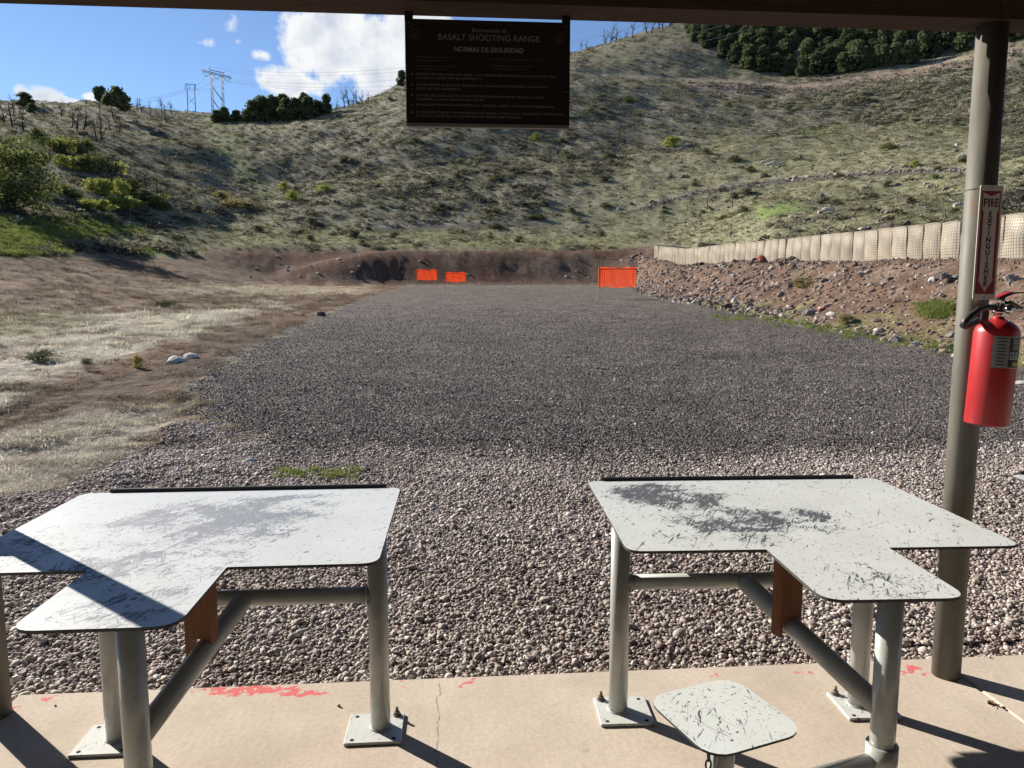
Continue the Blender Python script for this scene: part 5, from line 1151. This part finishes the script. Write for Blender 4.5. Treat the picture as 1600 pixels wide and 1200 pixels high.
# ------------------------------------------------------------------ power line
PYL = simple('pylon_steel', (.20, .22, .25), .6, .3, .1, 2); POLEW = simple('pole_wood', (.055, .05, .05), .9, 0, .2, 2)
def lattice(mb, p0, p1, w, n, th):
    p0, p1 = Vector(p0), Vector(p1); ax = (p1 - p0); e1 = Vector((1, 0, 0)) if abs(ax.normalized().x) < .7 else Vector((0, 0, 1)); e2 = Vector((0, 1, 0))
    for sx_, sy_ in ((-1, -1), (1, -1), (1, 1), (-1, 1)): mb.path([p0 + (e1 * sx_ + e2 * sy_) * w / 2, p1 + (e1 * sx_ + e2 * sy_) * w / 2], th, 4)
    for i in range(n):
        a = p0 + ax * (i / n); b = p0 + ax * ((i + 1) / n); s_ = 1 if i % 2 else -1
        for (u1, v1), (u2, v2) in (((-s_, -1), (s_, -1)), ((-s_, 1), (s_, 1)), ((-1, -s_), (-1, s_)), ((1, -s_), (1, s_))):
            mb.path([a + (e1 * u1 + e2 * v1) * w / 2, b + (e1 * u2 + e2 * v2) * w / 2], th * .7, 3, False)
DY = 320
def sky_pt(px, py, Y): return at_y(px, py, Y)
zb = ground(at_y(338, 185, DY).x, DY)
pyl = empty('lattice_pylon', (sky_pt(338, 185, DY).x, DY, zb)); tag(pyl, 'steel lattice power pylon with two legs and a crossarm on the saddle', 'pylon')
O = Vector((pyl.location.x, DY, zb)); S_ = lambda px, py, dy=0: sky_pt(px, py, DY + dy) - O
for (xt, yt, xb) in ((330, 114, 333), (346.5, 118, 350)):
    tp = S_(xt, yt); bt = S_(xb, 190); bt.z = min(bt.z, -.5); m = MB(); lattice(m, bt, tp, .75, 14, .07); m.build('leg', PYL, pyl)
m = MB(); lattice(m, S_(314.5, 110), S_(361.5, 121.5), .6, 14, .07); m.path([S_(327, 109), S_(350, 114)], .16, 4); m.build('crossarm', PYL, pyl)
for a, b in (((326, 105), (328.5, 110)), ((350.5, 111.5), (348, 116))): MB().path([S_(*a), S_(*b)], .16, 4).build('earth_peak', PYL, pyl)
MB().path([S_(331.5, 135), S_(347.5, 157)], .2, 5).build('cross_brace', PYL, pyl); MB().path([S_(333, 156), S_(342, 170)], .2, 5).build('cross_brace', PYL, pyl)
ins = []
for a, b, c_ in (((316, 111.5), (322, 119.5), (328, 115.5)), ((332, 116), (337.5, 124), (345, 119)), ((349, 121), (356, 128), (361, 122))):
    MB().path([S_(*a), S_(*b), S_(*c_)], .11, 4).build('insulator_string', PYL, pyl); ins.append(O + S_(*b))
DH = 270
hp_ = empty('wooden_pylon', (sky_pt(298, 185, DH).x, DH, ground(sky_pt(298, 185, DH).x, DH))); tag(hp_, 'dark wooden two-pole power pylon left of the lattice pylon', 'pylon')
O2 = Vector(hp_.location); S2 = lambda px, py: sky_pt(px, py, DH) - O2
for xt, yt, xb in ((291.8, 130, 294.6), (303.7, 132.5, 306.6)):
    bt = S2(xb, 192); bt.z = min(bt.z, -.5); MB().path([bt, S2(xt, yt)], [.15, .12], 8).build('pole', POLEW, hp_)
MB().path([S2(289, 131.4), S2(306, 132.4)], .10, 5).build('crossarm', POLEW, hp_)
for a, b in (((294.5, 152), (305, 163.5)), ((304.5, 152), (294.8, 161))): MB().path([S2(*a), S2(*b)], .06, 5).build('cross_brace', POLEW, hp_)
ends = []
for x in (289, 296.5, 305.8): MB().path([S2(x, 132), S2(x, 140)], .09, 5).build('insulator_string', POLEW, hp_); ends.append(O2 + S2(x, 140))
WIRE = simple('power_cable', (.32, .35, .40), .6, .2, 0.05, 1)
def cable(a, b, sag, label):
    a, b = Vector(a), Vector(b); P = [a.lerp(b, t) - Vector((0, 0, sag * 4 * t * (1 - t))) for t in np.linspace(0, 1, 28)]
    tag(MB().path(P, .032, 5, False).build('power_cable', WIRE), label, 'cable', 'power cables strung from the pylons')
far = [at_y(1130, 20, 210), at_y(1150, 34, 212), at_y(1170, 46, 214)]
for i, e in enumerate(ins):
    cable(e, far[i], 9, 'thin power cable crossing the sky right of the lattice pylon'); cable(e, ends[i], 1.0, 'thin power cable between the two pylons')
    cable(ends[i], at_y(-300, 215 + 14 * i, 300), 4, 'thin power cable running left from the wooden pylon')
for a in (S_(326, 105), S_(350.5, 111.5)): cable(O + a, at_y(1120, 8, 208), 8, 'thin earth wire from the top of the lattice pylon')
